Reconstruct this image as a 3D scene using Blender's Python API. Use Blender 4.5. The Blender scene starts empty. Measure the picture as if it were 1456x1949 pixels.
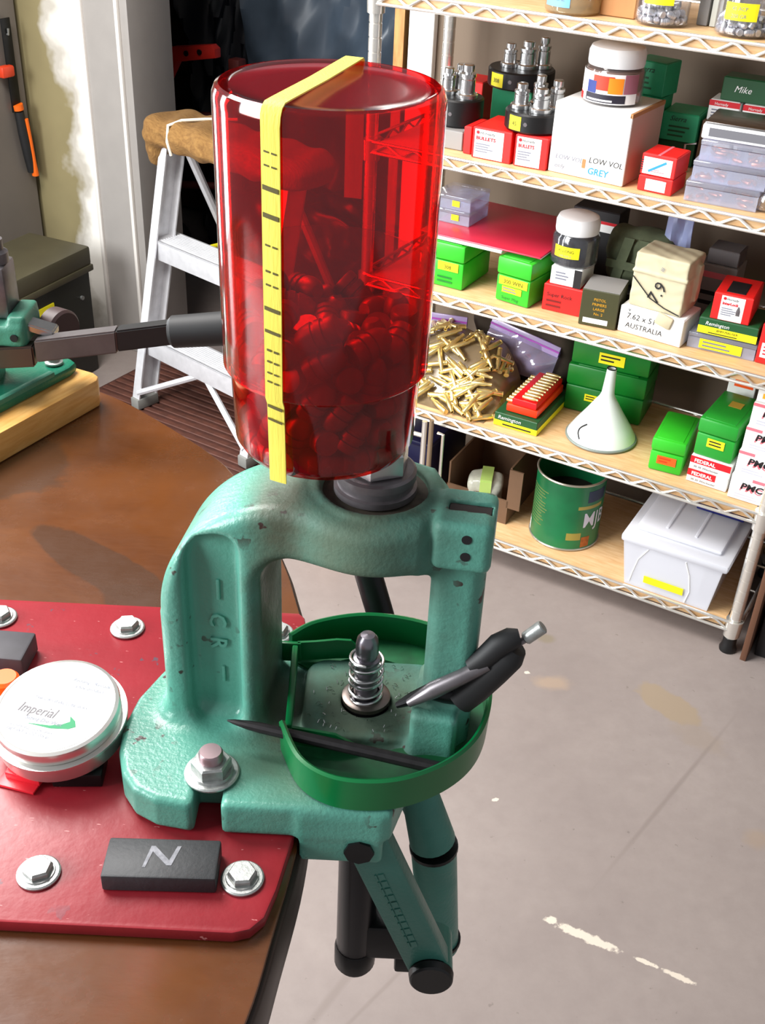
import bpy, bmesh, math, random
import numpy as np
from mathutils import Vector, Matrix, Euler

# ------------------------------------------------------------------ clear
for coll in (bpy.data.objects, bpy.data.meshes, bpy.data.materials, bpy.data.lights, bpy.data.cameras, bpy.data.curves):
    for b in list(coll):
        coll.remove(b)
SC = bpy.context.scene
COL = SC.collection
random.seed(7)
R_ = math.radians

# ------------------------------------------------------------------ camera
W_PX, H_PX, F_PX = 1456, 1949, 2136.0
PITCH, ROLL, CAM_Z = R_(33.33), R_(2.8), 1.48
cam = bpy.data.cameras.new('camera')
camo = bpy.data.objects.new('camera', cam); COL.objects.link(camo)
cam.sensor_fit = 'HORIZONTAL'; cam.sensor_width = 36.0
cam.lens = 36.0 * F_PX / W_PX
cam.clip_start = 0.02; cam.clip_end = 60
fw = Vector((0, math.cos(PITCH), -math.sin(PITCH)))
rt0 = Vector((1, 0, 0)); up0 = Vector((0, math.sin(PITCH), math.cos(PITCH)))
rt = math.cos(ROLL) * rt0 + math.sin(ROLL) * up0
up = -math.sin(ROLL) * rt0 + math.cos(ROLL) * up0
camo.matrix_world = Matrix(((rt.x, up.x, -fw.x, 0), (rt.y, up.y, -fw.y, 0), (rt.z, up.z, -fw.z, CAM_Z), (0, 0, 0, 1)))
SC.camera = camo

# ------------------------------------------------------------------ world, lamps, exposure
wd = bpy.data.worlds.new('world'); SC.world = wd; wd.use_nodes = True
bg = wd.node_tree.nodes['Background']
bg.inputs[0].default_value = (0.93, 0.95, 1.0, 1); bg.inputs[1].default_value = 0.30


def area(name, loc, target, sx, sy, power, col=(1, 1, 1)):
    l = bpy.data.lights.new(name, 'AREA'); l.shape = 'RECTANGLE'; l.size = sx; l.size_y = sy
    l.energy = power; l.color = col
    o = bpy.data.objects.new(name, l); COL.objects.link(o); o.location = loc
    o.rotation_euler = (Vector(target) - Vector(loc)).to_track_quat('-Z', 'Y').to_euler()
    return o


area('ceiling_light', (-0.95, 1.34, 2.60), (-0.15, 1.25, 0.5), 1.1, 0.9, 64, (1.0, 0.97, 0.94))
area('window_daylight', (-2.7, -0.1, 2.0), (0.1, 1.5, 0.8), 1.5, 1.5, 125, (0.95, 0.98, 1.0))
area('side_window', (-1.80, 1.42, 1.15), (0.0, 0.6, 1.15), 0.26, 1.5, 20, (0.95, 0.98, 1.0))
area('side_window', (-1.50, 2.40, 1.10), (0.0, 0.6, 1.15), 0.22, 1.4, 16, (0.95, 0.98, 1.0))
SC.view_settings.view_transform = 'Standard'; SC.view_settings.look = 'None'
SC.view_settings.exposure = 0.35; SC.view_settings.gamma = 1.0; SC.view_settings.use_curve_mapping = False
SC.cycles.transparent_max_bounces = 32
SC.cycles.max_bounces = 8

# ------------------------------------------------------------------ materials
def lin(c):
    if isinstance(c, str):
        c = tuple(int(c[i:i + 2], 16) / 255 for i in (0, 2, 4))
    return tuple((v / 12.92 if v <= 0.04045 else ((v + 0.055) / 1.055) ** 2.4) for v in c)


class NT:
    def __init__(s, name):
        s.m = bpy.data.materials.new(name); s.m.use_nodes = True
        s.t = s.m.node_tree; s.n = s.t.nodes; s.b = s.n['Principled BSDF']; s.out = s.n['Material Output']
        s._co = None

    def new(s, ty, **kw):
        n = s.n.new(ty)
        for k, v in kw.items(): setattr(n, k, v)
        return n

    def link(s, a, b): s.t.links.new(a, b)

    def co(s):
        if s._co is None: s._co = s.new('ShaderNodeTexCoord').outputs['Object']
        return s._co

    def noise(s, scale, detail=3.0, rough=0.55, stretch=None, dist=0.0):
        n = s.new('ShaderNodeTexNoise'); n.inputs['Scale'].default_value = scale
        n.inputs['Detail'].default_value = detail; n.inputs['Roughness'].default_value = rough
        n.inputs['Distortion'].default_value = dist
        v = s.co()
        if stretch:
            mp = s.new('ShaderNodeMapping'); mp.inputs['Scale'].default_value = stretch
            s.link(v, mp.inputs[0]); v = mp.outputs[0]
        s.link(v, n.inputs['Vector'])
        return n.outputs['Fac']

    def ramp(s, fac, lo, hi):
        r = s.new('ShaderNodeMapRange'); r.clamp = True
        r.inputs[1].default_value = lo; r.inputs[2].default_value = hi
        s.link(fac, r.inputs[0]); return r.outputs[0]

    def math(s, op, a, b=None, clamp=False):
        n = s.new('ShaderNodeMath', operation=op); n.use_clamp = clamp
        for i, v in enumerate((a, b)):
            if v is None: continue
            if hasattr(v, 'links'): s.link(v, n.inputs[i])
            else: n.inputs[i].default_value = v
        return n.outputs[0]

    def mix(s, fac, a, b):
        n = s.new('ShaderNodeMix', data_type='RGBA')
        for sock, v in ((n.inputs['Factor'], fac), (n.inputs['A'], a), (n.inputs['B'], b)):
            pass
        def put(i, v):
            if hasattr(v, 'links'): s.link(v, n.inputs[i])
            elif isinstance(v, (int, float)): n.inputs[i].default_value = v
            else: n.inputs[i].default_value = (*v, 1)
        put(0, fac); put(6, a); put(7, b)
        return n.outputs[2]

    def bump(s, h, strength, dist=0.001):
        n = s.new('ShaderNodeBump'); n.inputs['Strength'].default_value = strength
        n.inputs['Distance'].default_value = dist
        s.link(h, n.inputs['Height']); s.link(n.outputs[0], s.b.inputs['Normal']); return n

    def stain(s, base, c, rx, ry, ang, col, amt=1.0, wob=0.5, wscale=20, soft=0.25):
        """a stain of its own shape: an ellipse in object space with a wandering edge"""
        mp = s.new('ShaderNodeMapping', vector_type='TEXTURE')
        mp.inputs['Location'].default_value = c if len(c) == 3 else (*c, 0)
        mp.inputs['Rotation'].default_value = (0, 0, ang); mp.inputs['Scale'].default_value = (rx, ry, 1e3)
        s.link(s.co(), mp.inputs[0])
        ln = s.new('ShaderNodeVectorMath', operation='LENGTH'); s.link(mp.outputs[0], ln.inputs[0])
        nz = s.noise(wscale, 4)
        v = s.math('ADD', ln.outputs['Value'], s.math('MULTIPLY', s.math('SUBTRACT', nz, 0.5), wob * 2))
        f = s.math('MULTIPLY', s.math('SUBTRACT', 1.0, s.ramp(v, 1 - soft, 1 + soft)), amt)
        return s.mix(f, base, col)


MC = {}
def mat(name, col, rough=0.5, metal=0.0, var=0.0, vscale=30, bump=0.0, bscale=200, spec=0.5, coat=0.0, emit=None, stretch=None):
    if name in MC: return MC[name]
    t = NT(name); c = lin(col)
    t.b.inputs['Roughness'].default_value = rough; t.b.inputs['Metallic'].default_value = metal
    t.b.inputs['Specular IOR Level'].default_value = spec; t.b.inputs['Coat Weight'].default_value = coat
    if var:
        f = t.ramp(t.noise(vscale, stretch=stretch), 0.3, 0.7)
        t.link(t.mix(f, tuple(v * (1 - var) for v in c), tuple(min(1, v * (1 + var)) for v in c)), t.b.inputs['Base Color'])
    else:
        t.b.inputs['Base Color'].default_value = (*c, 1)
    if bump: t.bump(t.noise(bscale, 3, stretch=stretch), bump)
    MC[name] = t.m
    return t.m


def clear(name, tint, milk=0.0, milkcol=(0.8, 0.82, 0.9), rough=0.06, gloss=0.5):
    """thin see-through plastic: tinted transparency under a clear gloss, with optional milkiness"""
    if name in MC: return MC[name]
    t = NT(name); t.n.remove(t.b)
    tr = t.new('ShaderNodeBsdfTransparent'); tr.inputs[0].default_value = (*tint, 1)
    gl = t.new('ShaderNodeBsdfGlossy'); gl.inputs['Roughness'].default_value = rough
    gl.inputs['Color'].default_value = (1, 1, 1, 1)
    lw = t.new('ShaderNodeLayerWeight'); lw.inputs['Blend'].default_value = 0.5      # Schlick reflectance, the same from both sides
    fr = t.math('ADD', 0.04, t.math('MULTIPLY', t.math('POWER', lw.outputs['Facing'], 5.0), 0.96))
    sh = tr.outputs[0]
    if milk:
        df = t.new('ShaderNodeBsdfDiffuse'); df.inputs[0].default_value = (*milkcol, 1)
        mx = t.new('ShaderNodeMixShader'); mx.inputs[0].default_value = milk
        t.link(sh, mx.inputs[1]); t.link(df.outputs[0], mx.inputs[2]); sh = mx.outputs[0]
    mx = t.new('ShaderNodeMixShader'); t.link(t.math('MULTIPLY', fr, gloss * 2, True), mx.inputs[0])
    t.link(sh, mx.inputs[1]); t.link(gl.outputs[0], mx.inputs[2]); t.link(mx.outputs[0], t.out.inputs[0])
    MC[name] = t.m
    return t.m


def paint_mat(name, col, chip_th=0.70, dirt=None, rough=0.38):
    """hammered casting paint with rusty chips; dirt = (centre, radius) of a grimy film"""
    t = NT(name); c = lin(col)
    base = t.mix(t.ramp(t.noise(25), 0.3, 0.7), tuple(v * 0.88 for v in c), tuple(v * 1.1 for v in c))
    if dirt:
        for (ct, rx, ry, colr, amt) in dirt:
            base = t.stain(base, ct, rx, ry, 0, lin(colr), amt, 0.35, 60, 0.45)
    chips = t.math('MULTIPLY', t.ramp(t.noise(120, 2), chip_th, chip_th + 0.03), t.ramp(t.noise(18, 2), 0.48, 0.60))
    base = t.mix(chips, base, lin('3a2a26'))
    t.link(base, t.b.inputs['Base Color'])
    t.b.inputs['Roughness'].default_value = rough
    if dirt: t.link(t.stain((.33, .33, .33), (0, -.004, 0), .042, .044, 0, (.85, .85, .85), 1.0, .3, 60, .4), t.b.inputs['Roughness'])
    t.bump(t.noise(420, 2), 0.35, 0.0008)
    MC[name] = t.m
    return t.m


def wood_mat(name, c1, c2, scale=12, stretch=(1, 12, 12), rough=0.45):
    t = NT(name)
    f = t.noise(scale, 5, 0.6, stretch, 0.4)
    t.link(t.mix(t.ramp(f, 0.3, 0.7), lin(c1), lin(c2)), t.b.inputs['Base Color'])
    t.b.inputs['Roughness'].default_value = rough; t.bump(f, 0.08)
    MC[name] = t.m
    return t.m


M = {}
M['steel'] = mat('bright_steel', (0.80, 0.80, 0.80), 0.25, 1.0, 0.1, 60)
M['zinc'] = mat('zinc_plated_steel', (0.66, 0.67, 0.66), 0.42, 0.75, 0.14, 300, 0.15, 500)
M['chrome'] = mat('chrome_wire', (0.93, 0.92, 0.89), 0.22, 0.8)
M['dark_steel'] = mat('dark_steel', (0.46, 0.44, 0.45), 0.38, 0.65, 0.2, 90)
M['gun'] = mat('blackened_steel', (0.12, 0.12, 0.125), 0.38, 0.6, 0.15, 80)
M['black'] = mat('black_plastic', (0.055, 0.055, 0.06), 0.42)
M['rubber'] = mat('black_rubber', (0.10, 0.10, 0.105), 0.6, 0, 0.1, 60)
M['alu'] = mat('brushed_aluminium', (0.86, 0.86, 0.87), 0.40, 0.35, 0.08, 40)
M['lead'] = mat('cast_lead', (0.52, 0.52, 0.54), 0.45, 0.8, 0.2, 200)
M['brass'] = mat('brass', (0.93, 0.84, 0.58), 0.30, 0.85, 0.1, 100)
M['copper'] = mat('copper_jacket', (0.85, 0.50, 0.38), 0.3, 0.9)
M['white'] = mat('white_card', (0.93, 0.93, 0.92), 0.6, 0, 0.03, 40)
M['white_plastic'] = mat('white_plastic', (0.93, 0.93, 0.93), 0.3)
M['red_card'] = mat('red_card', (0.86, 0.10, 0.09), 0.5, 0, 0.05, 50)
M['red_print'] = mat('red_print', (0.80, 0.05, 0.12), 0.5)
M['pink_print'] = mat('pink_print', (0.90, 0.45, 0.50), 0.5)
M['ink'] = mat('black_ink', (0.05, 0.05, 0.06), 0.6)
M['grey_ink'] = mat('grey_ink', (0.45, 0.46, 0.52), 0.6)
M['yellow'] = mat('yellow_label', (0.97, 0.92, 0.10), 0.5)
M['orange'] = mat('orange_label', (1.0, 0.36, 0.08), 0.5)
M['green_box'] = mat('bright_green_plastic', (0.20, 0.72, 0.16), 0.36, 0, 0.06, 20)
M['green_box2'] = mat('mid_green_plastic', (0.13, 0.58, 0.18), 0.36, 0, 0.06, 20)
M['green_box3'] = mat('deep_green_plastic', (0.06, 0.46, 0.15), 0.36, 0, 0.06, 20)
M['green_card'] = mat('green_card', (0.14, 0.62, 0.42), 0.5, 0, 0.05, 40)
M['dkgreen_card'] = mat('dark_green_card', (0.07, 0.30, 0.15), 0.5)
M['olive_card'] = mat('olive_card', (0.24, 0.24, 0.13), 0.5)
M['olive_cloth'] = mat('olive_webbing', (0.30, 0.33, 0.24), 0.9, 0, 0.15, 60, 0.3, 900)
M['beige_paper'] = mat('beige_wrapping_paper', (0.76, 0.72, 0.60), 0.8, 0, 0.08, 25, 0.3, 60)
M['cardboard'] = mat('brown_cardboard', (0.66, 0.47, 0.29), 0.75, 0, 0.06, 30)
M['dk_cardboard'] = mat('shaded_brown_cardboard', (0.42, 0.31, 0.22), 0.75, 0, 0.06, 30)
M['grey_card'] = mat('grey_card', (0.55, 0.54, 0.53), 0.6)
M['black_card'] = mat('black_card', (0.10, 0.09, 0.10), 0.5)
M['blue_print'] = mat('blue_print', (0.15, 0.55, 0.85), 0.5)
M['navy'] = mat('navy_plastic', (0.06, 0.09, 0.38), 0.4)
M['tray_green'] = mat('catch_tray_green', (0.00, 0.40, 0.20), 0.30, 0, 0.06, 30)
M['ply'] = wood_mat('shelf_plywood', 'c79a68', 'dcb98c', 10, (2, 14, 14), 0.5)
M['pine'] = wood_mat('varnished_pine', 'd89a4a', 'eebd72', 14, (2, 16, 16), 0.35)
M['stud'] = wood_mat('wood_stud', 'b07840', 'd09a5c', 8, (12, 12, 2), 0.6)
M['clear'] = clear('clear_plastic', (0.90, 0.92, 0.98), 0.17, (0.84, 0.86, 0.98))
M['milky'] = clear('milky_plastic', (0.94, 0.95, 0.98), 0.55, (0.90, 0.91, 0.96), 0.2, 0.4)
M['glass_jar'] = clear('jar_plastic', (0.96, 0.96, 0.97), 0.02)
M['bagfilm'] = clear('bag_film', (0.90, 0.86, 0.97), 0.22, (0.74, 0.66, 0.92), 0.14, 1.0)
M['purple'] = clear('purple_zip', (0.66, 0.50, 0.85), 0.60, (0.62, 0.50, 0.82), 0.2, 0.6)
M['redshell'] = clear('red_clear_plastic', (0.92, 0.055, 0.05), 0.032, (0.90, 0.015, 0.025), 0.075, 0.62)
M['redsheet'] = mat('red_plastic_sheet', (0.78, 0.16, 0.26), 0.3, 0, 0.08, 6)

# ------------------------------------------------------------------ mesh helpers
class MB:
    def __init__(s): s.v = []; s.f = []

    def add(s, vs, fs):
        k = len(s.v); s.v += [tuple(v) for v in vs]; s.f += [tuple(i + k for i in f) for f in fs]; return s

    def bm(s, b, mtx=None):
        if mtx is not None: bmesh.ops.transform(b, matrix=mtx, verts=b.verts)
        b.verts.index_update()
        s.add([v.co[:] for v in b.verts], [[v.index for v in f.verts] for f in b.faces]); b.free(); return s

    def box(s, lo, hi, bev=0.0, seg=2, mtx=None):
        b = bmesh.new(); bmesh.ops.create_cube(b, size=1)
        for v in b.verts:
            v.co = Vector([(lo[i] + hi[i]) / 2 + v.co[i] * (hi[i] - lo[i]) for i in range(3)])
        if bev: bmesh.ops.bevel(b, geom=list(b.edges), offset=bev, segments=seg, affect='EDGES', profile=0.5)
        return s.bm(b, mtx)

    def lathe(s, prof, seg=32, mtx=None):
        vs, fs = [], []
        n = len(prof)
        for i in range(seg):
            a = 2 * math.pi * i / seg
            for r, z in prof: vs.append(Vector((max(r, 1e-5) * math.cos(a), max(r, 1e-5) * math.sin(a), z)))
        for i in range(seg):
            j = (i + 1) % seg
            for k in range(n - 1): fs.append((i * n + k, j * n + k, j * n + k + 1, i * n + k + 1))
        if mtx is not None: vs = [mtx @ v for v in vs]
        return s.add(vs, fs)

    def cyl(s, p0, p1, r0, r1=None, seg=20, bev=0.0):
        p0, p1 = Vector(p0), Vector(p1); L = (p1 - p0).length; r1 = r0 if r1 is None else r1
        q = (p1 - p0).to_track_quat('Z', 'Y').to_matrix().to_4x4(); q.translation = p0
        pr = [(0, 0), (r0 - bev, 0), (r0, bev), (r1, L - bev), (r1 - bev, L), (0, L)] if bev else [(0, 0), (r0, 0), (r1, L), (0, L)]
        return s.lathe(pr, seg, q)

    def tube(s, path, r, seg=8, closed=False, cap=True):
        P = [Vector(p) for p in path]; n = len(P); vs, fs = [], []
        nrm = None
        for i in range(n):
            a = P[i - 1] if (i > 0 or closed) else P[i]; c = P[(i + 1) % n] if (i < n - 1 or closed) else P[i]
            t = (c - a).normalized()
            if nrm is None: nrm = t.orthogonal().normalized()
            nrm = (nrm - t * nrm.dot(t)).normalized(); bn = t.cross(nrm)
            rr = r[i] if isinstance(r, (list, tuple)) else r
            for k in range(seg):
                g = 2 * math.pi * k / seg
                vs.append(P[i] + (nrm * math.cos(g) + bn * math.sin(g)) * rr)
        for i in range(n if closed else n - 1):
            j = (i + 1) % n
            for k in range(seg):
                l = (k + 1) % seg
                fs.append((i * seg + k, i * seg + l, j * seg + l, j * seg + k))
        if cap and not closed:
            fs.append(tuple(range(seg))[::-1]); fs.append(tuple((n - 1) * seg + k for k in range(seg)))
        return s.add(vs, fs)

    def prism(s, poly, z0, z1, bev=0.0, mtx=None, seg=2):
        b = bmesh.new(); vs = [b.verts.new((x, y, z0)) for x, y in poly]
        f = b.faces.new(vs)
        if f.normal.z > 0 or sum(poly[i][0] * poly[(i + 1) % len(poly)][1] - poly[(i + 1) % len(poly)][0] * poly[i][1] for i in range(len(poly))) > 0: f.normal_flip()
        e = bmesh.ops.extrude_face_region(b, geom=[f])
        for v in e['geom']:
            if isinstance(v, bmesh.types.BMVert): v.co.z = z1
        bmesh.ops.recalc_face_normals(b, faces=b.faces)
        if bev:
            ed = [x for x in b.edges if abs(x.verts[0].co.z - x.verts[1].co.z) < 1e-6]
            bmesh.ops.bevel(b, geom=ed, offset=bev, segments=seg, affect='EDGES', profile=0.5)
        return s.bm(b, mtx)

    def sheet(s, grid, th):
        """a curved sheet with thickness: grid[i][j] of Vectors"""
        n, m = len(grid), len(grid[0]); b = bmesh.new()
        V = [[b.verts.new(grid[i][j]) for j in range(m)] for i in range(n)]
        for i in range(n - 1):
            for j in range(m - 1): b.faces.new((V[i][j], V[i + 1][j], V[i + 1][j + 1], V[i][j + 1]))
        b.normal_update()
        bmesh.ops.solidify(b, geom=list(b.faces), thickness=th)
        return s.bm(b)

    def xf(s, mtx): s.v = [tuple(mtx @ Vector(v)) for v in s.v]; return s

    def mesh(s, name='part', smooth=35):
        me = bpy.data.meshes.new(name); me.from_pydata(s.v, [], s.f)
        b = bmesh.new(); b.from_mesh(me); bmesh.ops.remove_doubles(b, verts=b.verts, dist=2e-6)
        bmesh.ops.recalc_face_normals(b, faces=b.faces)
        b.to_mesh(me); b.free()
        if smooth:
            me.polygons.foreach_set('use_smooth', [True] * len(me.polygons)); me.set_sharp_from_angle(angle=R_(smooth))
        me.update(); return me


def raw_mesh(v, f, name='part'):
    me = bpy.data.meshes.new(name); me.from_pydata(v, [], f)
    me.polygons.foreach_set('use_smooth', [True] * len(me.polygons)); me.update(); return me


def surface_nets(fn, lo, hi, h):
    ax = [np.arange(lo[i], hi[i] + h, h, dtype=np.float32) for i in range(3)]
    X, Y, Z = np.meshgrid(*ax, indexing='ij'); V = fn(X, Y, Z).astype(np.float32)
    n = V.shape; ins = V < 0
    cnt = np.zeros(tuple(k - 1 for k in n), np.int8)
    sl = lambda d, k: slice(d, k - 1 + d)
    for dx in (0, 1):
        for dy in (0, 1):
            for dz in (0, 1): cnt += ins[sl(dx, n[0]), sl(dy, n[1]), sl(dz, n[2])]
    act = (cnt > 0) & (cnt < 8); idx = -np.ones(act.shape, np.int64)
    cells = np.argwhere(act); idx[act] = np.arange(len(cells))
    acc = np.zeros((len(cells), 3)); w = np.zeros(len(cells))
    corners = [(a, b, c) for a in (0, 1) for b in (0, 1) for c in (0, 1)]
    for a in corners:
        for k in range(3):
            if a[k]: continue
            b = list(a); b[k] = 1
            va = V[cells[:, 0] + a[0], cells[:, 1] + a[1], cells[:, 2] + a[2]]
            vb = V[cells[:, 0] + b[0], cells[:, 1] + b[1], cells[:, 2] + b[2]]
            cr = (va < 0) != (vb < 0); t = np.where(cr, va / np.where(cr, va - vb, 1), 0)
            p = np.array(a, float)[None].repeat(len(cells), 0); p[:, k] += t
            acc[cr] += p[cr]; w[cr] += 1
    verts = (cells + acc / w[:, None]) * h + np.array(lo)
    faces = []
    for k in range(3):
        u, v = (k + 1) % 3, (k + 2) % 3
        s0 = [slice(None)] * 3; s1 = [slice(None)] * 3; s0[k] = slice(0, n[k] - 1); s1[k] = slice(1, n[k])
        a, b = ins[tuple(s0)], ins[tuple(s1)]
        e = np.argwhere(a != b)
        e = e[(e[:, u] > 0) & (e[:, v] > 0) & (e[:, u] < n[u] - 1) & (e[:, v] < n[v] - 1)]
        q = []
        for du, dv in ((1, 1), (0, 1), (0, 0), (1, 0)):
            c = e.copy(); c[:, u] -= du; c[:, v] -= dv; q.append(idx[c[:, 0], c[:, 1], c[:, 2]])
        q = np.stack(q, 1); fl = ~a[e[:, 0], e[:, 1], e[:, 2]]; q[fl] = q[fl][:, ::-1]
        faces.append(q)
    return verts.tolist(), np.concatenate(faces).tolist()


def smin(a, b, k): h = np.clip(0.5 + 0.5 * (b - a) / k, 0, 1); return b + (a - b) * h - k * h * (1 - h)
def smax(a, b, k): return -smin(-a, -b, k)
def sd_box(X, Y, Z, lo, hi, r=0.0):
    q = [np.abs(C - (lo[i] + hi[i]) / 2) - ((hi[i] - lo[i]) / 2 - r) for i, C in enumerate((X, Y, Z))]
    return np.sqrt(np.maximum(q[0], 0) ** 2 + np.maximum(q[1], 0) ** 2 + np.maximum(q[2], 0) ** 2) + np.minimum(np.maximum(np.maximum(q[0], q[1]), q[2]), 0) - r
def sd_rect(A, B, lo, hi, r):
    q0 = np.abs(A - (lo[0] + hi[0]) / 2) - ((hi[0] - lo[0]) / 2 - r); q1 = np.abs(B - (lo[1] + hi[1]) / 2) - ((hi[1] - lo[1]) / 2 - r)
    return np.sqrt(np.maximum(q0, 0) ** 2 + np.maximum(q1, 0) ** 2) + np.minimum(np.maximum(q0, q1), 0) - r
def sd_ext(d2, C, lo, hi, r=0.0):
    q1 = np.abs(C - (lo + hi) / 2) - ((hi - lo) / 2 - r); q0 = d2 + r
    return np.minimum(np.maximum(q0, q1), 0) + np.sqrt(np.maximum(q0, 0) ** 2 + np.maximum(q1, 0) ** 2) - r
def sd_poly(A, B, poly):
    d = np.full(A.shape, 1e9, np.float32); ins = np.zeros(A.shape, bool); n = len(poly)
    for i in range(n):
        (x0, y0), (x1, y1) = poly[i - 1], poly[i]
        ex, ey = x1 - x0, y1 - y0; t = np.clip(((A - x0) * ex + (B - y0) * ey) / (ex * ex + ey * ey), 0, 1)
        d = np.minimum(d, (A - x0 - ex * t) ** 2 + (B - y0 - ey * t) ** 2)
        c = ((y0 > B) != (y1 > B)) & (A < ex * (B - y0) / (ey if ey else 1e-9) + x0); ins ^= c
    d = np.sqrt(d); return np.where(ins, -d, d)


def set_mat(me, m):
    me.materials.clear(); me.materials.append(m)


def P(name, me, m, parent=None, loc=None, rot=None, label=None, smooth=35):
    """one mesh object; a part when parent is given"""
    if isinstance(me, MB): me = me.mesh(name, smooth)
    if m is not None: set_mat(me, m)
    o = bpy.data.objects.new(name, me); COL.objects.link(o)
    if parent is not None: o.parent = parent
    if loc is not None: o.location = loc
    if rot is not None: o.rotation_euler = rot
    if label: o['label'] = label
    return o


def T(name, label, cat, loc=(0, 0, 0), rz=0.0, group=None, rot=None):
    o = bpy.data.objects.new(name, None); COL.objects.link(o); o.empty_display_size = 0.02
    o.location = loc; o.rotation_euler = rot if rot is not None else (0, 0, rz)
    o['label'] = label; o['category'] = cat
    if group: o['group'] = group
    return o


def tag(o, label, cat, group=None):
    o['label'] = label; o['category'] = cat
    if group: o['group'] = group
    return o


def struct(name, me, m, parent=None, **k):
    o = P(name, me, m, parent, **k)
    if parent is None: o['kind'] = 'structure'
    return o


def dup(root, loc=None, rot=None, label=None):
    r = root.copy(); COL.objects.link(r)
    if loc is not None: r.location = loc
    if rot is not None: r.rotation_euler = rot
    if label: r['label'] = label
    for ch in root.children:
        c = ch.copy(); COL.objects.link(c); c.parent = r
        for g in ch.children:
            d = g.copy(); COL.objects.link(d); d.parent = c
    return r


TXT = {}
def text_me(s, size, align='LEFT', shear=0.0, ext=0.0, bold=0.0):
    cu = bpy.data.curves.new('lettering', 'FONT'); cu.body = s; cu.size = size; cu.align_x = align
    cu.shear = shear; cu.extrude = ext; cu.offset = bold; cu.resolution_u = 2
    o = bpy.data.objects.new('lettering', cu)
    me = bpy.data.meshes.new_from_object(o); bpy.data.objects.remove(o); bpy.data.curves.remove(cu)
    return me


def text(parent, s, loc, size, m, face='F', align='LEFT', shear=0.0, ext=0.0, bold=0.0, spin=0.0, sx=1.0):
    """flat lettering: face F = front (-y), T = top (+z)"""
    me = text_me(s, size, align, shear, ext, bold)
    b = Matrix.Rotation(R_(90), 4, 'X') if face == 'F' else Matrix.Identity(4)
    me.transform(Matrix.Translation(loc) @ b @ Matrix.Rotation(spin, 4, 'Z') @ Matrix.Diagonal((sx, 1, 1, 1)))
    return P('lettering', me, m, parent)


def slab(parent, name, x0, x1, z0, z1, m, y=-0.0004, th=0.0004, spin=0.0):
    """a thin printed panel or sticker on a front face"""
    b = MB().box((x0, y - 0.00001, z0), (x1, y + th, z1))
    if spin:
        c = Vector(((x0 + x1) / 2, 0, (z0 + z1) / 2))
        b.xf(Matrix.Translation(c) @ Matrix.Rotation(spin, 4, 'Y') @ Matrix.Translation(-c))
    return P(name, b, m, parent, smooth=0)


def lines(parent, x0, x1, z0, z1, n, m, y=-0.0008):
    """small unreadable print: thin bars of uneven length"""
    b = MB(); dz = (z1 - z0) / n
    for i in range(n):
        w = (x1 - x0) * random.uniform(0.55, 1.0); zz = z1 - dz * (i + 0.5)
        b.box((x0, y, zz - dz * 0.2), (x0 + w, y + 0.0003, zz + dz * 0.2))
    return P('print_lines', b, m, parent, smooth=0)


# ------------------------------------------------------------------ shelf frame of reference
SY = R_(-28.816)
SD = Vector((math.cos(SY), math.sin(SY), 0)); SW = Vector((-SD.y, SD.x, 0)); SO = Vector((0.7246, 1.7993, 0))
def SH(s, t, z=0.0): return SO - SD * s + SW * t + Vector((0, 0, z))
ZS = dict(A=1.15, B=0.8815, C=0.6094, D=0.3382, E=0.0763)
SHM = lambda s, t, z: Matrix.Translation(SH(s, t, z)) @ Matrix.Rotation(SY, 4, 'Z')

# ================================================================== ROOM
def floor_mat():
    t = NT('concrete_floor')
    c = t.mix(t.ramp(t.noise(2.2, 5, 0.6), 0.3, 0.7), lin('8b7f7a'), lin('9b8f89'))
    c = t.mix(t.math('MULTIPLY', t.ramp(t.noise(30, 5, 0.7), 0.35, 0.75), 0.35), c, lin('7f736f'))
    c = t.stain(c, (0.57, 1.625), 0.034, 0.072, R_(42), lin('9a876f'), 0.8, 0.45, 28, 0.10)
    c = t.stain(c, (0.61, 1.54), 0.05, 0.03, R_(-40), lin('938477'), 0.5, 0.8, 40, 0.3)
    c = t.stain(c, (0.351, 1.805), 0.018, 0.014, 0, lin('857968'), 0.9, 0.3, 60, 0.3)
    c = t.stain(c, (0.349, 1.669), 0.035, 0.018, 0, lin('a8917c'), 0.7, 0.5, 50, 0.4)
    c = t.stain(c, (0.66, 1.30), 0.02, 0.02, 0, lin('9a8674'), 0.6, 0.5, 50, 0.4)
    for (p, rx, ry, an) in (((0.293, 1.118), .010, .007, 0), ((0.345, 1.091), .050, .008, R_(-25)), ((0.43, 1.052), .018, .004, R_(-25)), ((0.475, 1.030), .024, .005, R_(-27)), ((0.302, 1.696), .006, .004, 0),
                            ((0.10, 1.30), .008, .006, 0), ((0.085, 1.19), .007, .005, 0), ((0.22, 1.36), .006, .004, 0.4)):
        c = t.stain(c, p, rx, ry, an, lin('d9cdbd'), 0.95, 0.8, 120, 0.15)
    for (p, rx, ry, an) in (((0.53, 1.39), .20, .004, R_(52)), ((0.03, 0.98), .10, .003, R_(50)), ((-0.02, 1.0), .16, .006, R_(58))):
        c = t.stain(c, p, rx, ry, an, lin('80746e'), 0.6, 0.6, 30, 0.5)
    sp = t.ramp(t.noise(55, 3), 0.70, 0.74)
    c = t.mix(t.math('MULTIPLY', sp, 0.55), c, lin('6f645e'))
    t.link(c, t.b.inputs['Base Color']); t.b.inputs['Roughness'].default_value = 0.62
    t.bump(t.noise(90, 4), 0.12)
    return t.m


struct('floor', MB().box((-3.2, -2.2, -0.05), (3.2, 5.2, 0)), floor_mat(), smooth=0)

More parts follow.
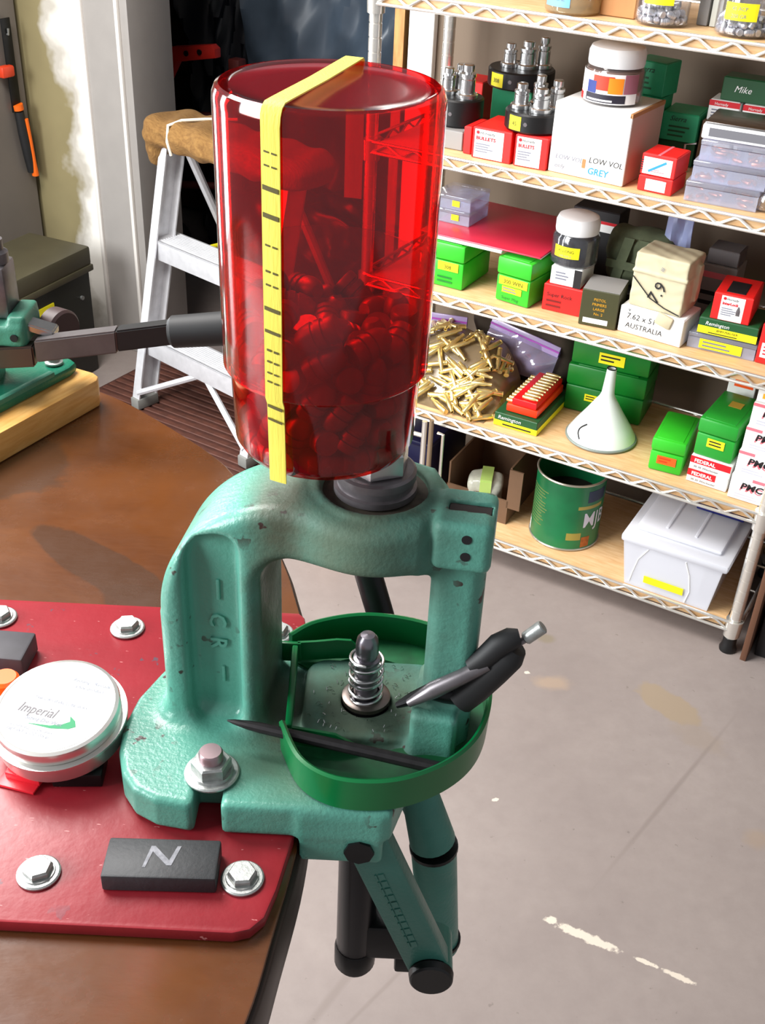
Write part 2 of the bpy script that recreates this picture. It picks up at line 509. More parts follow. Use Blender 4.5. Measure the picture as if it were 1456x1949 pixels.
def drywall_mat():
    t = NT('patched_drywall')
    c = t.mix(t.ramp(t.noise(4), 0.3, 0.7), lin('7d7250'), lin('8e825c'))
    # white joint compound trowelled along the casing, with a ragged edge
    sx = t.new('ShaderNodeSeparateXYZ'); t.link(t.co(), sx.inputs[0])
    e = t.math('ADD', sx.outputs[0], t.math('MULTIPLY', t.math('SUBTRACT', t.noise(5, 4), 0.5), 0.30))
    c = t.mix(t.ramp(e, -2.125, -2.095), c, lin('bcb6aa'))
    c = t.mix(t.ramp(e, -2.085, -2.045), c, lin('f1ede4'))
    t.link(c, t.b.inputs['Base Color']); t.b.inputs['Roughness'].default_value = 0.8
    return t.m


RX = Matrix.Translation(SO) @ Matrix.Rotation(SY, 4, 'Z')      # shelf frame: x = -s, y = t
def struct_s(name, b, m):
    o = struct(name, b, m, smooth=0); o.matrix_world = RX; return o


HW = 2.5
struct_s('wall_back', MB().box((-3.2, 0.40, 0), (-1.99, 0.52, HW)), drywall_mat())
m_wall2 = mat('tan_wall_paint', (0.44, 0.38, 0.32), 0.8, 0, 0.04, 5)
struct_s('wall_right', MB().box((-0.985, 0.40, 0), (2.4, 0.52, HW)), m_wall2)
m_trim = mat('off_white_trim_paint', (0.62, 0.60, 0.58), 0.45, 0, 0.03, 20)
# left casing: flat board between two beads
cs = struct_s('trim_1', MB().box((-1.998, 0.388, 0), (-1.877, 0.40, HW), 0.002), m_trim)
cb = struct('bead', MB().box((-2.006, 0.380, 0), (-1.992, 0.40, HW), 0.004).box((-1.884, 0.383, 0), (-1.872, 0.40, HW), 0.004), mat('white_bead', (0.93, 0.91, 0.88), 0.4), cs, smooth=35)
struct('jamb', MB().box((-1.872, 0.392, 0), (-1.846, 0.56, HW), 0.002), m_trim, cs, smooth=35)
struct_s('trim_2', MB().box((-1.030, 0.380, 0), (-0.968, 0.40, HW), 0.003), mat('white_trim_gloss', (0.95, 0.95, 0.94), 0.4))
# grey door panel standing square to the wall at the far left
m_board = mat('grey_board', (0.46, 0.43, 0.40), 0.7, 0, 0.06, 6)
struct_s('wall_left', MB().box((-2.285, -0.10, 0), (-2.235, 0.385, HW)), m_board)
# dark store behind the opening
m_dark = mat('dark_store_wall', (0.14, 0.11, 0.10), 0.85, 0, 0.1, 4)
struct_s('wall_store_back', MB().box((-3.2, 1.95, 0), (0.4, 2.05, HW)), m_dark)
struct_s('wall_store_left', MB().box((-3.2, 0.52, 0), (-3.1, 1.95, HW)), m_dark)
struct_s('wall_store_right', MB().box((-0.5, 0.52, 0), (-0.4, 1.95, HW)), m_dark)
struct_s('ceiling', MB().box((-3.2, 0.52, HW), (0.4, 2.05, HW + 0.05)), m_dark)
st = T('wood_post', 'bare wooden post standing upright in the opening behind the wire rack', 'post', SH(1.165, 0.60), SY)
P('timber', MB().box((-0.014, -0.02, 0), (0.014, 0.02, 1.5), 0.002), M['stud'], st)

# blue tarpaulin hanging in the store
def tarp(name, label, s0, s1, t, z0, z1, m, seed):
    rs = np.random.RandomState(seed); ph = rs.uniform(0, 6.28, 8); g = []
    for i in range(46):
        row = []
        for j in range(40):
            a, b = i / 45, j / 39
            x = -(s1 + (s0 - s1) * a); zz = z0 + (z1 - z0) * b
            y = t + 0.045 * math.sin(9 * a + 3 * b + ph[0]) + 0.03 * math.sin(17 * a - 7 * b + ph[1]) + 0.022 * math.sin(6 * a + 15 * b + ph[2]) + 0.030 * abs(math.sin(11 * a - 8 * b + ph[3])) + 0.022 * abs(math.sin(16 * a + 13 * b + ph[4])) + 0.016 * abs(math.sin(27 * a - 19 * b + ph[5]))
            y += 0.05 * (1 - b)
            row.append(Vector((x, y, zz)))
        g.append(row)
    o = P(name, MB().sheet(g, 0.003), m); o.matrix_world = RX
    return tag(o, label, 'tarpaulin')


m_tarp = mat('blue_tarp', (0.27, 0.315, 0.365), 0.36, 0, 0.2, 8)
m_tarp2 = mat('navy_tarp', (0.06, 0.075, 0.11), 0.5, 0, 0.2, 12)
tarp('tarpaulin', 'crumpled slate blue tarpaulin hanging behind the red bottle and rack post', 1.20, 2.06, 1.12, 0.02, 1.55, m_tarp, 3)
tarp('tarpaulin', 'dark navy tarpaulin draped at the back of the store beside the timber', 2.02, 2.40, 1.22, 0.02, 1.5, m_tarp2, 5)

# red trolley jack frame in the store
m_redp = mat('red_enamel', (0.62, 0.10, 0.06), 0.45, 0, 0.15, 15)
m_redd = mat('dusty_red_enamel', (0.30, 0.08, 0.06), 0.55, 0, 0.2, 15)
jk = T('hand_trolley', 'red steel trolley standing in the dark store beside the door casing', 'trolley', SH(0, 0), SY)
P('handle_plate', MB().prism([(-2.145, .60), (-2.06, .735), (-1.915, .765), (-1.915, .79), (-1.93, .80), (-2.08, .775), (-2.165, .62)], 0.0, 0.03, 0.003, Matrix.Translation((0, 0.86, 0)) @ Matrix.Rotation(R_(90), 4, 'X')), m_redp, jk)
P('upright', MB().box((-2.20, 0.86, 0), (-2.16, 0.90, 0.62), 0.004), m_redd, jk)
P('upright', MB().box((-1.96, 0.95, 0), (-1.92, 0.99, 0.74), 0.004), m_redd, jk)
for z in (0.12, 0.33, 0.55): P('crossbar', MB().cyl((-2.18, 0.90, z), (-1.94, 0.96, z + 0.02), 0.012), m_redd, jk)
P('wheel', MB().cyl((-2.21, 0.95, 0.09), (-2.25, 0.95, 0.09), 0.09), M['rubber'], jk)
P('bolt', MB().cyl((-2.02, 0.826, 0.765), (-2.02, 0.832, 0.765), 0.008), M['gun'], jk); P('bolt', MB().cyl((-1.97, 0.826, 0.775), (-1.97, 0.832, 0.775), 0.008), M['gun'], jk)
bw = T('lumber_stack', 'stack of dark timber boards leaning in the back of the store', 'lumber', SH(0, 0), SY)
for i in range(9):
    z = 0.02 + i * 0.10
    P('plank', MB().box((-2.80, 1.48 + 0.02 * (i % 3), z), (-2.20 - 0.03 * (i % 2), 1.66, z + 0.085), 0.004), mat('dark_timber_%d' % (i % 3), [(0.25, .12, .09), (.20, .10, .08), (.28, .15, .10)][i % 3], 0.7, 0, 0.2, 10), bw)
sb = T('storage_bag', 'black plastic bag slumped on the floor behind the step ladder', 'bag', SH(1.66, 0.90), SY)
def sdbag(X, Y, Z):
    d = sd_box(X, Y, Z, (-.24, -.12, 0.0), (.24, .16, .40), 0.09)
    return d + 0.012 * np.sin(X * 45 + 8 * Z) * np.cos(Z * 38 + X * 12) + 0.010 * np.sin(Y * 60 + Z * 25)
v, f = surface_nets(sdbag, (-.3, -.2, -0.02), (.3, .24, .46), 0.012)
P('sack', raw_mesh([(a, b, max(c, 0)) for a, b, c in v], f), mat('black_sack', (0.055, 0.06, 0.07), 0.3), sb)

# olive ammunition chest
ch = T('ammunition_chest', 'large olive steel chest with a strip of yellow tape on the floor by the casing', 'chest', (-0.839, 2.937, 0), math.atan2(-0.289, -0.129) + math.pi)
m_olive = mat('olive_drab_paint', (0.30, 0.28, 0.20), 0.5, 0, 0.15, 8)
m_olived = mat('dark_olive_paint', (0.13, 0.13, 0.10), 0.5, 0, 0.2, 8)
# local: x from -L..0 along the front edge (0 = right end), y = depth
P('body', MB().box((-0.50, 0.004, 0.0), (0.0, 0.20, 0.315), 0.006), m_olived, ch)
P('lid', MB().box((-0.506, -0.003, 0.315), (0.006, 0.207, 0.37), 0.008), m_olive, ch)
P('lid_rim', MB().box((-0.508, -0.006, 0.300), (0.008, 0.21, 0.318), 0.003), m_olive, ch)
P('latch', MB().box((0.0, 0.07, 0.20), (0.012, 0.13, 0.33), 0.003), M['gun'], ch)
P('bolt', MB().cyl((-0.045, 0.006, 0.235), (-0.045, -0.002, 0.235), 0.006), M['zinc'], ch)
P('tape', MB().box((-0.31, 0.0005, 0.235), (-0.16, 0.0042, 0.262)).box((-0.33, 0.0005, 0.20), (-0.29, 0.0042, 0.262)), M['yellow'], ch)

# hanging saw
sw = T('pruning_saw', 'orange and black folding saw hanging on the grey board at far left', 'saw', SH(2.235, 0.345, 0.0), SY)
hd = P('handle', MB().tube([(0.016, -0.005, 0.66), (0.016, 0.0, 0.60), (0.016, 0.008, 0.54), (0.016, 0.014, 0.49)], [0.013, 0.014, 0.014, 0.012], 12), M['rubber'], sw)
P('grip_inlay', MB().tube([(0.028, 0.006, 0.64), (0.027, 0.012, 0.58), (0.027, 0.016, 0.52), (0.024, 0.018, 0.48)], [0.006, 0.006, 0.006, 0.010], 10), mat('orange_grip', (0.95, 0.42, 0.08), 0.4), sw)
P('collar', MB().cyl((0.016, -0.006, 0.665), (0.016, -0.008, 0.680), 0.015), mat('orange_grip', 'ff'), sw)
P('blade', MB().box((0.012, -0.026, 0.66), (0.016, 0.006, 0.90), 0.001), M['gun'], sw)
P('cap', MB().box((0.004, -0.055, 0.755), (0.03, -0.012, 0.785), 0.006), mat('red_orange', (0.85, 0.25, 0.12), 0.4), sw)
P('hook', MB().tube([(0.0, -0.01, 0.86), (0.02, -0.01, 0.86), (0.022, -0.01, 0.875)], 0.003), M['zinc'], sw)

# brown ribbed mat
def mat_thing():
    b = MB(); m = T('floor_mat', 'dark brown ribbed rubber mat on the concrete under the step ladder', 'mat', (0, 0, 0))
    e = Vector((0.068, 0.13, 0)).normalized()      # far edge direction
    c0 = Vector((-0.80, 2.83, 0)); eu = (Vector((-0.733, 2.943, 0)) - c0).normalized(); ev = Vector((eu.y, -eu.x, 0))
    o = Matrix(((eu.x, ev.x, 0, c0.x), (eu.y, ev.y, 0, c0.y), (0, 0, 1, 0), (0, 0, 0, 1)))
    b.box((-0.95, 0, 0), (0.30, 0.82, 0.006), 0.002)
    bm_ = P('base', b.xf(o), mat('brown_mat', (0.30, 0.16, 0.12), 0.75, 0, 0.2, 30), m)
    r = MB()
    for i in range(46):
        x = -0.935 + i * 0.0268; r.box((x, 0.01, 0.0055), (x + 0.017, 0.81, 0.0105), 0.002, 1)
    rb = P('ribs', r.xf(o), mat('brown_mat_rib', (0.33, 0.18, 0.13), 0.7, 0, 0.25, 40), m); rb['kind'] = 'stuff'
mat_thing()

# step ladder
def ladder():
    fl = Vector((-0.694, 2.697, 0)); e = Vector((0.7622, -0.6474, 0)); bk = Vector((0.6474, 0.7622, 0))
    o = Matrix(((e.x, bk.x, 0, fl.x), (e.y, bk.y, 0, fl.y), (0, 0, 1, 0.0105), (0, 0, 0, 1)))
    t = T('step_ladder', 'small aluminium step ladder with carpet wrapped over its top step', 'ladder')
    t.matrix_world = o
    WD = 0.458; top = 0.70; lean = lambda z: 0.155 * z / 0.70
    for x0, x1, s in ((0, 0.028, 1), (WD - 0.028, WD, -1)):
        b = MB()
        for (ya, yb, xa, xb) in ((0, 0.004, x0, x1), (0.004, 0.062, x0 if s > 0 else x1 - 0.004, x0 + 0.004 if s > 0 else x1), (0.058, 0.062, x0, x1)):
            vs = [(xa, ya, .02), (xb, ya, .02), (xb, yb, .02), (xa, yb, .02)]
            vs += [(x, y + lean(top), top) for x, y, z in vs]
            b.add(vs, [(0, 1, 2, 3), (4, 5, 6, 7), (0, 1, 5, 4), (1, 2, 6, 5), (2, 3, 7, 6), (3, 0, 4, 7)])
        r = P('rail', b, M['alu'], t)
        P('rubber_foot', MB().box((x0 - .002, -.004, 0), (x1 + .002, .066, .03), 0.003), mat('grey_foot', (.50, .50, .48), .6), r)
    for z in (0.20, 0.45):
        y = lean(z)
        b = MB().box((0.004, y + 0.002, z - 0.052), (WD - 0.004, y + 0.006, z), 0.001).box((0.004, y + 0.002, z - 0.004), (WD - 0.004, y + 0.082, z), 0.001)
        stp = P('step', b, M['alu'], t)
        r = MB()
        for k in range(9): r.box((0.03, y + 0.012 + k * 0.0075, z), (WD - 0.03, y + 0.015 + k * 0.0075, z + 0.0015))
        P('tread_ribs', r, M['alu'], stp, smooth=0)
    y = lean(0.2)
    for a, b_ in (((0.018, 0.01, 0.045), (WD * 0.47, y + 0.012, 0.15)), ((WD - 0.018, 0.01, 0.045), (WD * 0.55, y + 0.012, 0.15))):
        P('brace', MB().tube([a, b_], 0.0085, 8), M['alu'], t)
    for x in (0.05, WD - 0.05):
        P('rear_leg', MB().tube([(x, lean(0.68) + 0.05, 0.66), (x - 0.02 if x < .2 else x + 0.02, 0.52, 0.0)], 0.011, 8), M['alu'], t)
    P('spreader', MB().tube([(0.03, 0.13, 0.40), (0.05, 0.30, 0.40)], 0.006, 8), M['yellow'], t)
    P('top_cap', MB().box((-0.004, lean(0.70) - 0.006, 0.685), (WD + 0.004, lean(0.70) + 0.10, 0.705), 0.004), M['alu'], t)
    def wrap(X, Y, Z):
        d = sd_box(X, Y, Z, (-0.045, lean(.7) - 0.035, 0.672), (WD + 0.045, lean(.7) + 0.125, 0.748), 0.034)
        d = smin(d, sd_box(X, Y, Z, (-0.052, lean(.7) - 0.02, 0.625), (0.004, lean(.7) + 0.10, 0.72), 0.024), 0.03)
        d = d + 0.003 * np.sin(X * 70 + Y * 40) + 0.002 * np.sin(Z * 170 + X * 30)
        return d
    v, f = surface_nets(wrap, (-0.08, 0.08, 0.60), (WD + 0.08, 0.32, 0.77), 0.007)
    mt = NT('brown_carpet'); nz = mt.noise(60, 5, 0.7, (1, 6, 1))
    mt.link(mt.mix(mt.ramp(nz, 0.3, 0.7), lin('6d4a22'), lin('96703c')), mt.b.inputs['Base Color']); mt.b.inputs['Roughness'].default_value = 0.95; mt.bump(nz, 0.6, 0.004)
    P('carpet_wrap', raw_mesh(v, f), mt.m, t, label='brown carpet tied over the top step')
    cy = lean(.7)
    P('cord', MB().tube([(0.075, cy - 0.030, 0.672), (0.072, cy - 0.037, 0.705), (0.07, cy - 0.030, 0.742), (0.085, cy + 0.0, 0.752), (0.115, cy + 0.05, 0.753), (0.15, cy + 0.12, 0.748)], 0.004, 8), mat('white_cord', (0.9, 0.86, 0.78), 0.7), t)
ladder()

# ================================================================== WIRE RACK
SL, SDP = 0.892, 0.305          # post spacing: width, depth
rack = T('wire_rack', 'chrome wire shelving rack full of boxes along the right wall', 'rack', SO, SY)
gp = [(0, 0.03)]
z = 0.03
while z < 1.62:
    gp += [(0.0125, z), (0.0125, z + 0.0225), (0.0112, z + 0.0232), (0.0112, z + 0.0248)]; z += 0.0254
gp += [(0.0125, z), (0, z)]
post_me = MB().lathe(gp, 20).mesh('post', 30)
foot_me = MB().lathe([(0, 0), (0.017, 0), (0.018, 0.006), (0.014, 0.016), (0.014, 0.034), (0, 0.034)], 20).mesh('foot')
col_me = MB().lathe([(0.0125, -0.034), (0.0165, -0.034), (0.018, 0.006), (0.0125, 0.006)], 20).mesh('collar')
for x in (0, -SL):
    for y in (0, SDP):
        p = P('post', post_me, M['chrome'], rack, (x, y, 0)); P('foot', foot_me, M['black'], p)
for k, zz in ZS.items():
    for x in (0, -SL):
        for y in (0, SDP): P('collar', col_me, M['chrome'], rack, (x, y, zz - 0.004))
    # trusses: two rails and a zigzag wire on each side
    for nm, a, b in (('front', (0, -0.012), (-SL, -0.012)), ('rear', (0, SDP + 0.012), (-SL, SDP + 0.012)), ('left', (-SL - 0.012, 0), (-SL - 0.012, SDP)), ('right', (0.012, 0), (0.012, SDP))):
        A, B = Vector((*a, 0)), Vector((*b, 0)); L = (B - A).length; dr = (B - A) / L
        for dz in (0.0, -0.0205):
            P('rail', MB().tube([A + dr * 0.004 + Vector((0, 0, zz + dz)), B - dr * 0.004 + Vector((0, 0, zz + dz))], 0.0032, 8), M['chrome'], rack)
        n = int(L / 0.0318); pts = []
        for i in range(n + 1):
            c = A + dr * (0.01 + (L - 0.02) * i / n) + Vector((0, 0, zz - (0.0035 if i % 2 else 0.017)))
            e = dr * 0.004; pts += [c - e, c + e]
        P('truss_wire', MB().tube(pts, 0.0026, 6), M['chrome'], rack)
    for i in range(3):
        y = 0.05 + i * 0.1
        P('cross_wire', MB().tube([(0.01, y, zz - 0.0215), (-SL - 0.01, y, zz - 0.0215)], 0.0025, 6), M['chrome'], rack)
NAMES = dict(A='top', B='second from the top', C='middle', D='fourth from the top', E='bottom')
for k, zz in ZS.items():
    b = P('shelf_board', MB().box((-SL + 0.017, -0.007, -0.0185), (-0.017, SDP + 0.006, -0.0005), 0.001), M['ply'])
    b.matrix_world = SHM(0, 0, zz)
    tag(b, 'pale plywood board lying on the %s tier of the wire rack' % NAMES[k], 'board')


def item(name, label, cat, sh, s, t, ang=0.0, z=None, dz=0.0005, group=None):
    z0 = (ZS[sh] if z is None else z) + dz
    return T(name, label, cat, SH(s, t, z0), SY + R_(ang), group)


def carton(label, sh, s, t, w, d, h, m, ang=0.0, z=None, name='cardboard_box', cat='box', group=None, flap=True):
    r = item(name, label, cat, sh, s, t, ang, z, group=group)
    P('body', MB().box((0, 0, 0), (w, d, h), 0.0012, 1), m, r)
    if flap:
        P('flap', MB().box((0.002, 0.002, h), (w - 0.002, d - 0.002, h + 0.0008), 0.0003, 1), m, r)
    return r


def ammo_box(label, sh, s, t, w, d, h, m, ang=0.0, z=None, seam=0.6, group=None):
    r = item('plastic_case', label, 'case', sh, s, t, ang, z, group=group)
    P('base', MB().box((0.0012, 0.0012, 0), (w - 0.0012, d - 0.0012, h * seam), 0.004), m, r)
    P('lid', MB().box((0, 0, h * seam + 0.0012), (w, d, h), 0.005), m, r)
    P('lid_ridge', MB().box((w * 0.12, d * 0.04, h - 0.001), (w * 0.88, d * 0.96, h + 0.0012), 0.001), m, r)
    return r


def jar(label, pos, R, H, bodym, lidm=None, lidR=None, lidH=None, name='plastic_jar', lid_round=0.008):
    r = T(name, label, 'jar', pos, SY)
    P('body', MB().lathe([(0, 0.001), (R - .004, 0), (R, .004), (R, H - .012), (R - .006, H - .002), (R - .012, H), (R - .0135, H), (R - .0075, H - .003), (R - .0015, H - .012), (R - .0015, .004), (R - .005, .002), (0, .003)], 36), bodym, r)
    if lidm:
        lr = lidR or R
        P('lid', MB().lathe([(0, H - .004), (lr - .001, H - .004), (lr, H), (lr, H + lidH - lid_round), (lr - lid_round * .3, H + lidH - lid_round * .3), (lr - lid_round, H + lidH), (0, H + lidH + .001)], 36), lidm, r)
    return r


def wrap_label(parent, R, z0, z1, a0, a1, m, name='label', n=14):
    g = [[Vector((R * math.cos(a0 + (a1 - a0) * i / n), R * math.sin(a0 + (a1 - a0) * i / n), z)) for z in (z0, z1)] for i in range(n + 1)]
    return P(name, MB().sheet(g, 0.0003), m, parent)


def wrap_text(parent, s, R, z, size, m, a_mid, sx=1.0, bold=0.0, shear=0.0):
    me = text_me(s, size, 'CENTER', shear, 0, bold)
    for v in me.vertices:
        a = a_mid + v.co.x * sx / R; v.co = Vector((R * math.cos(a), R * math.sin(a), z + v.co.y))
    return P('lettering', me, m, parent)


# capsule packing: drop bullets and cartridges into a round or square bin
def pack(n, rad, half, lo, hi, round_R=None, seed=1, iters=420, cone=None):
    rs = np.random.RandomState(seed); lo, hi = np.array(lo, float), np.array(hi, float); span = hi - lo
    C = lo + rs.rand(n, 3) * span * [1, 1, 1.6]
    if round_R:
        a = rs.rand(n) * 6.283; q = np.sqrt(rs.rand(n)) * (round_R - rad); C[:, 0] = q * np.cos(a); C[:, 1] = q * np.sin(a)
    D = rs.randn(n, 3); D[:, 2] *= 0.7; D /= np.linalg.norm(D, axis=1)[:, None]
    A, B = C - D * half, C + D * half
    ks = np.array([0, .5, 1.0]); own = np.repeat(np.arange(n), 3); same = own[:, None] == own[None]
    kk = np.tile(ks, n)
    for it in range(iters):
        g = 0.0016 * rad / 0.006 * max(0.1, 1 - it / (iters * 0.9)); A[:, 2] -= g; B[:, 2] -= g
        for rep in range(3):
            S = A[own] * (1 - kk)[:, None] + B[own] * kk[:, None]
            df = S[:, None] - S[None]; ds = np.sqrt((df ** 2).sum(-1)) + 1e-9
            pen = np.maximum(0, 2 * rad - ds); pen[same] = 0
            mv = (df / ds[..., None] * (pen * 0.5)[..., None]).sum(1) / np.maximum(1, (pen > 0).sum(1) * 0.55)[:, None]
            S2 = S + mv
            S2[:, 2] = np.maximum(S2[:, 2], lo[2] + rad)
            if round_R:
                q = np.hypot(S2[:, 0], S2[:, 1]); k = np.minimum(1, (round_R - rad) / np.maximum(q, 1e-9)); S2[:, :2] *= k[:, None]
            else:
                S2[:, :2] = np.clip(S2[:, :2], lo[:2] + rad, hi[:2] - rad)
            mv = S2 - S
            for e, wgt in ((A, 1 - kk), (B, kk)):
                num = np.zeros((n, 3)); den = np.zeros(n)
                np.add.at(num, own, mv * wgt[:, None]); np.add.at(den, own, wgt)
                e += num / den[:, None] * 0.9
            m_ = (A + B) / 2; d = B - A; d /= np.linalg.norm(d, axis=1)[:, None] + 1e-9
            A[:] = m_ - d * half; B[:] = m_ + d * half
    return (A + B) / 2, (B - A) / np.linalg.norm(B - A, axis=1)[:, None]


def place_packed(me, m, n, rad, half, lo, hi, origin, label, cat, name, group, round_R=None, seed=1, ry=None, tops=None, iters=300):
    C, D = pack(n, rad, half, lo, hi, round_R, seed, iters)
    set_mat(me, m)
    for c, d in zip(C, D):
        o = bpy.data.objects.new(name, me); COL.objects.link(o)
        q = Vector(d).to_track_quat('Z', 'Y').to_matrix().to_4x4(); q.translation = Vector(c)
        o.matrix_world = origin @ q
        tag(o, label, cat, group)


def place_heap(rows, me, m, origin, label, cat, name, group):
    """settled heap: x, y, z in tenths of a millimetre, then tilt and bearing in degrees"""
    set_mat(me, m)
    for row in rows.split(';'):
        x, y, z, th_, ph_ = map(int, row.split(','))
        o = bpy.data.objects.new(name, me); COL.objects.link(o)
        dv = Vector((math.sin(R_(th_)) * math.cos(R_(ph_)), math.sin(R_(th_)) * math.sin(R_(ph_)), math.cos(R_(th_))))
        q = dv.to_track_quat('Z', 'Y').to_matrix().to_4x4(); q.translation = (x * 1e-4, y * 1e-4, z * 1e-4)
        o.matrix_world = origin @ q; tag(o, label, cat, group)


def bullet_me(r, L, seg=14):
    return MB().lathe([(0, -L / 2), (r * .9, -L / 2), (r, -L / 2 + .06 * L), (r, -L * .28), (r * .88, -L * .26), (r * .88, -L * .20), (r, -L * .18), (r, -L * .04), (r * .88, -L * .02), (r * .88, L * .04), (r, L * .06), (r * .97, L * .16), (r * .86, L * .32), (r * .62, L * .46), (r * .5, L * .5), (0, L * .5)], seg).mesh('bullet', 40)


def pointed_me(r, L, seg=10):
    return MB().lathe([(0, -L / 2), (r * .8, -L / 2), (r, -L * .4), (r, 0), (r * .85, L * .2), (r * .5, L * .4), (r * .12, L * .5), (0, L * .5)], seg).mesh('bullet', 40)


def case_me(r, L, seg=12):
    return MB().lathe([(0, -L / 2), (r, -L / 2), (r, -L / 2 + .0015), (r * .8, -L / 2 + .002), (r * .97, -L / 2 + .004), (r * .93, L * .22), (r * .62, L * .32), (r * .62, L * .5), (r * .52, L * .5), (r * .5, L * .3), (0, L * .3)], seg).mesh('cartridge_case', 40)

# ------------------------------------------------ top tier
j = jar('glass jar with a pale blue label at the left of the top tier', SH(0.530, 0.050, ZS['A'] + .0005), 0.048, 0.11, clear('amber_jar', (.80, .70, .50), .3, (.55, .45, .30)), M['white_plastic'], 0.044, 0.02)
wrap_label(j, 0.0486, 0.012, 0.07, R_(-135), R_(-75), mat('pale_blue_label', (.45, .70, .95), .5)); wrap_text(j, 'SPEER', 0.0492, 0.045, 0.013, M['ink'], R_(-105)); wrap_text(j, '44 CAL', 0.0492, 0.022, 0.010, M['grey_ink'], R_(-105))
carton('plain brown cardboard box between two jars on the top tier', 'A', 0.482, 0.055, 0.062, 0.12, 0.10, M['cardboard'])
for k, (s_, lab) in enumerate(((0.372, 'clear jar of cast bullets with a yellow label near the middle of the top tier'), (0.237, 'clear jar of cast bullets with a yellow label at the right of the top tier'))):
    p = SH(s_, 0.052, ZS['A'] + .0005)
    j = jar(lab, p, 0.044, 0.10, M['glass_jar'], M['white_plastic'], 0.042, 0.02)
    if k == 0: wrap_label(j, 0.0446, 0.034, 0.085, R_(-118), R_(-52), M['yellow']); wrap_text(j, '240 GR', 0.0451, 0.060, 0.010, M['grey_ink'], R_(-88)); wrap_text(j, '44 SWC', 0.0451, 0.045, 0.010, M['grey_ink'], R_(-88))
    else: wrap_label(j, 0.0446, 0.026, 0.052, R_(-120), R_(-50), M['yellow']); wrap_text(j, '45 ACP', 0.0451, 0.041, 0.008, M['grey_ink'], R_(-88)); wrap_text(j, '200 GR', 0.0451, 0.030, 0.008, M['grey_ink'], R_(-88))
    place_packed(bullet_me(0.0057, 0.016), mat('bright_cast_lead', (.78, .78, .80), .35, .75, .15, 150), 62, 0.0057, 0.0035, (-.04, -.04, .003), (.04, .04, .09), Matrix.Translation(p), 'grey cast bullet in the ' + ('middle' if k == 0 else 'right hand') + ' jar on the top tier', 'bullet', 'bullet', 'bullets in the ' + ('middle' if k == 0 else 'right hand') + ' top tier jar', 0.0425, 11 + k, iters=160)
for k in range(2):
    b = item('book', 'thin grey booklet standing %s the other between the two jars of bullets' % ('left of' if k == 0 else 'right of'), 'book', 'A', 0.322 - k * 0.022, 0.085)
    P('cover', MB().box((0, 0, 0), (0.018, 0.13, 0.16), 0.001), mat('book_grey_%d' % k, [(.52, .52, .52), (.72, .73, .70)][k], .6), b); P('pages', MB().box((0.002, 0.003, 0.1585), (0.016, 0.127, 0.1608)), M['white'], b)
b = item('packet', 'yellow and black packet at the right end of the top tier', 'packet', 'A', 0.182, 0.03); P('body', MB().box((0, 0, 0), (.07, .03, .09), .002), M['black_card'], b); P('label', MB().box((0, -.0005, .0), (.012, 0, .09)), M['yellow'], b)

# ------------------------------------------------ second tier
def bullet_carton(label, sh, s, t, w, d, h, ang, z=None, lx=(0.06, 0.80), word='BULLETS', big=True):
    r = carton(label, sh, s, t, w, d, h, M['red_card'], ang, z, name='bullet_box')
    slab(r, 'label', w * lx[0], w * lx[1], h * .03, h * .95, M['white'])
    x = w * lx[0] + .003; ww = w * (lx[1] - lx[0]) - .006
    P('badge', MB().lathe([(0, 0), (h * .055, 0), (h * .055, .0004), (0, .0004)], 16, Matrix.Translation((x + h * .06, -.0008, h * .85)) @ Matrix.Rotation(R_(90), 4, 'X')), M['red_print'], r)
    text(r, 'Hornady', (x + h * .13, -.0009, h * .80), h * .13, M['ink'], shear=.2, sx=ww / (h * .8))
    text(r, word, (x, -.0009, h * .62), h * .15, M['red_print'], bold=.0003, sx=ww / (h * .75))
    lines(r, x, x + ww * .8, h * .2, h * .52, 4, M['grey_ink'])
    return r
bullet_carton('red and white bullet box on the second tier, left one under the black die holder', 'B', .684, .018, .080, .105, .056, 0)
r = carton('slim red box leaning at the left end of the pair under the die holder', 'B', .708, .030, .016, .07, .050, M['red_card'], 0, name='bullet_box')
bullet_carton('red and white bullet box on the second tier, right one beside the tall white box', 'B', .597, .018, .064, .105, .0565, 3)
r = carton('grey box under the left hand die holder on the second tier', 'B', .800, .04, .085, .12, .034, M['grey_card'])


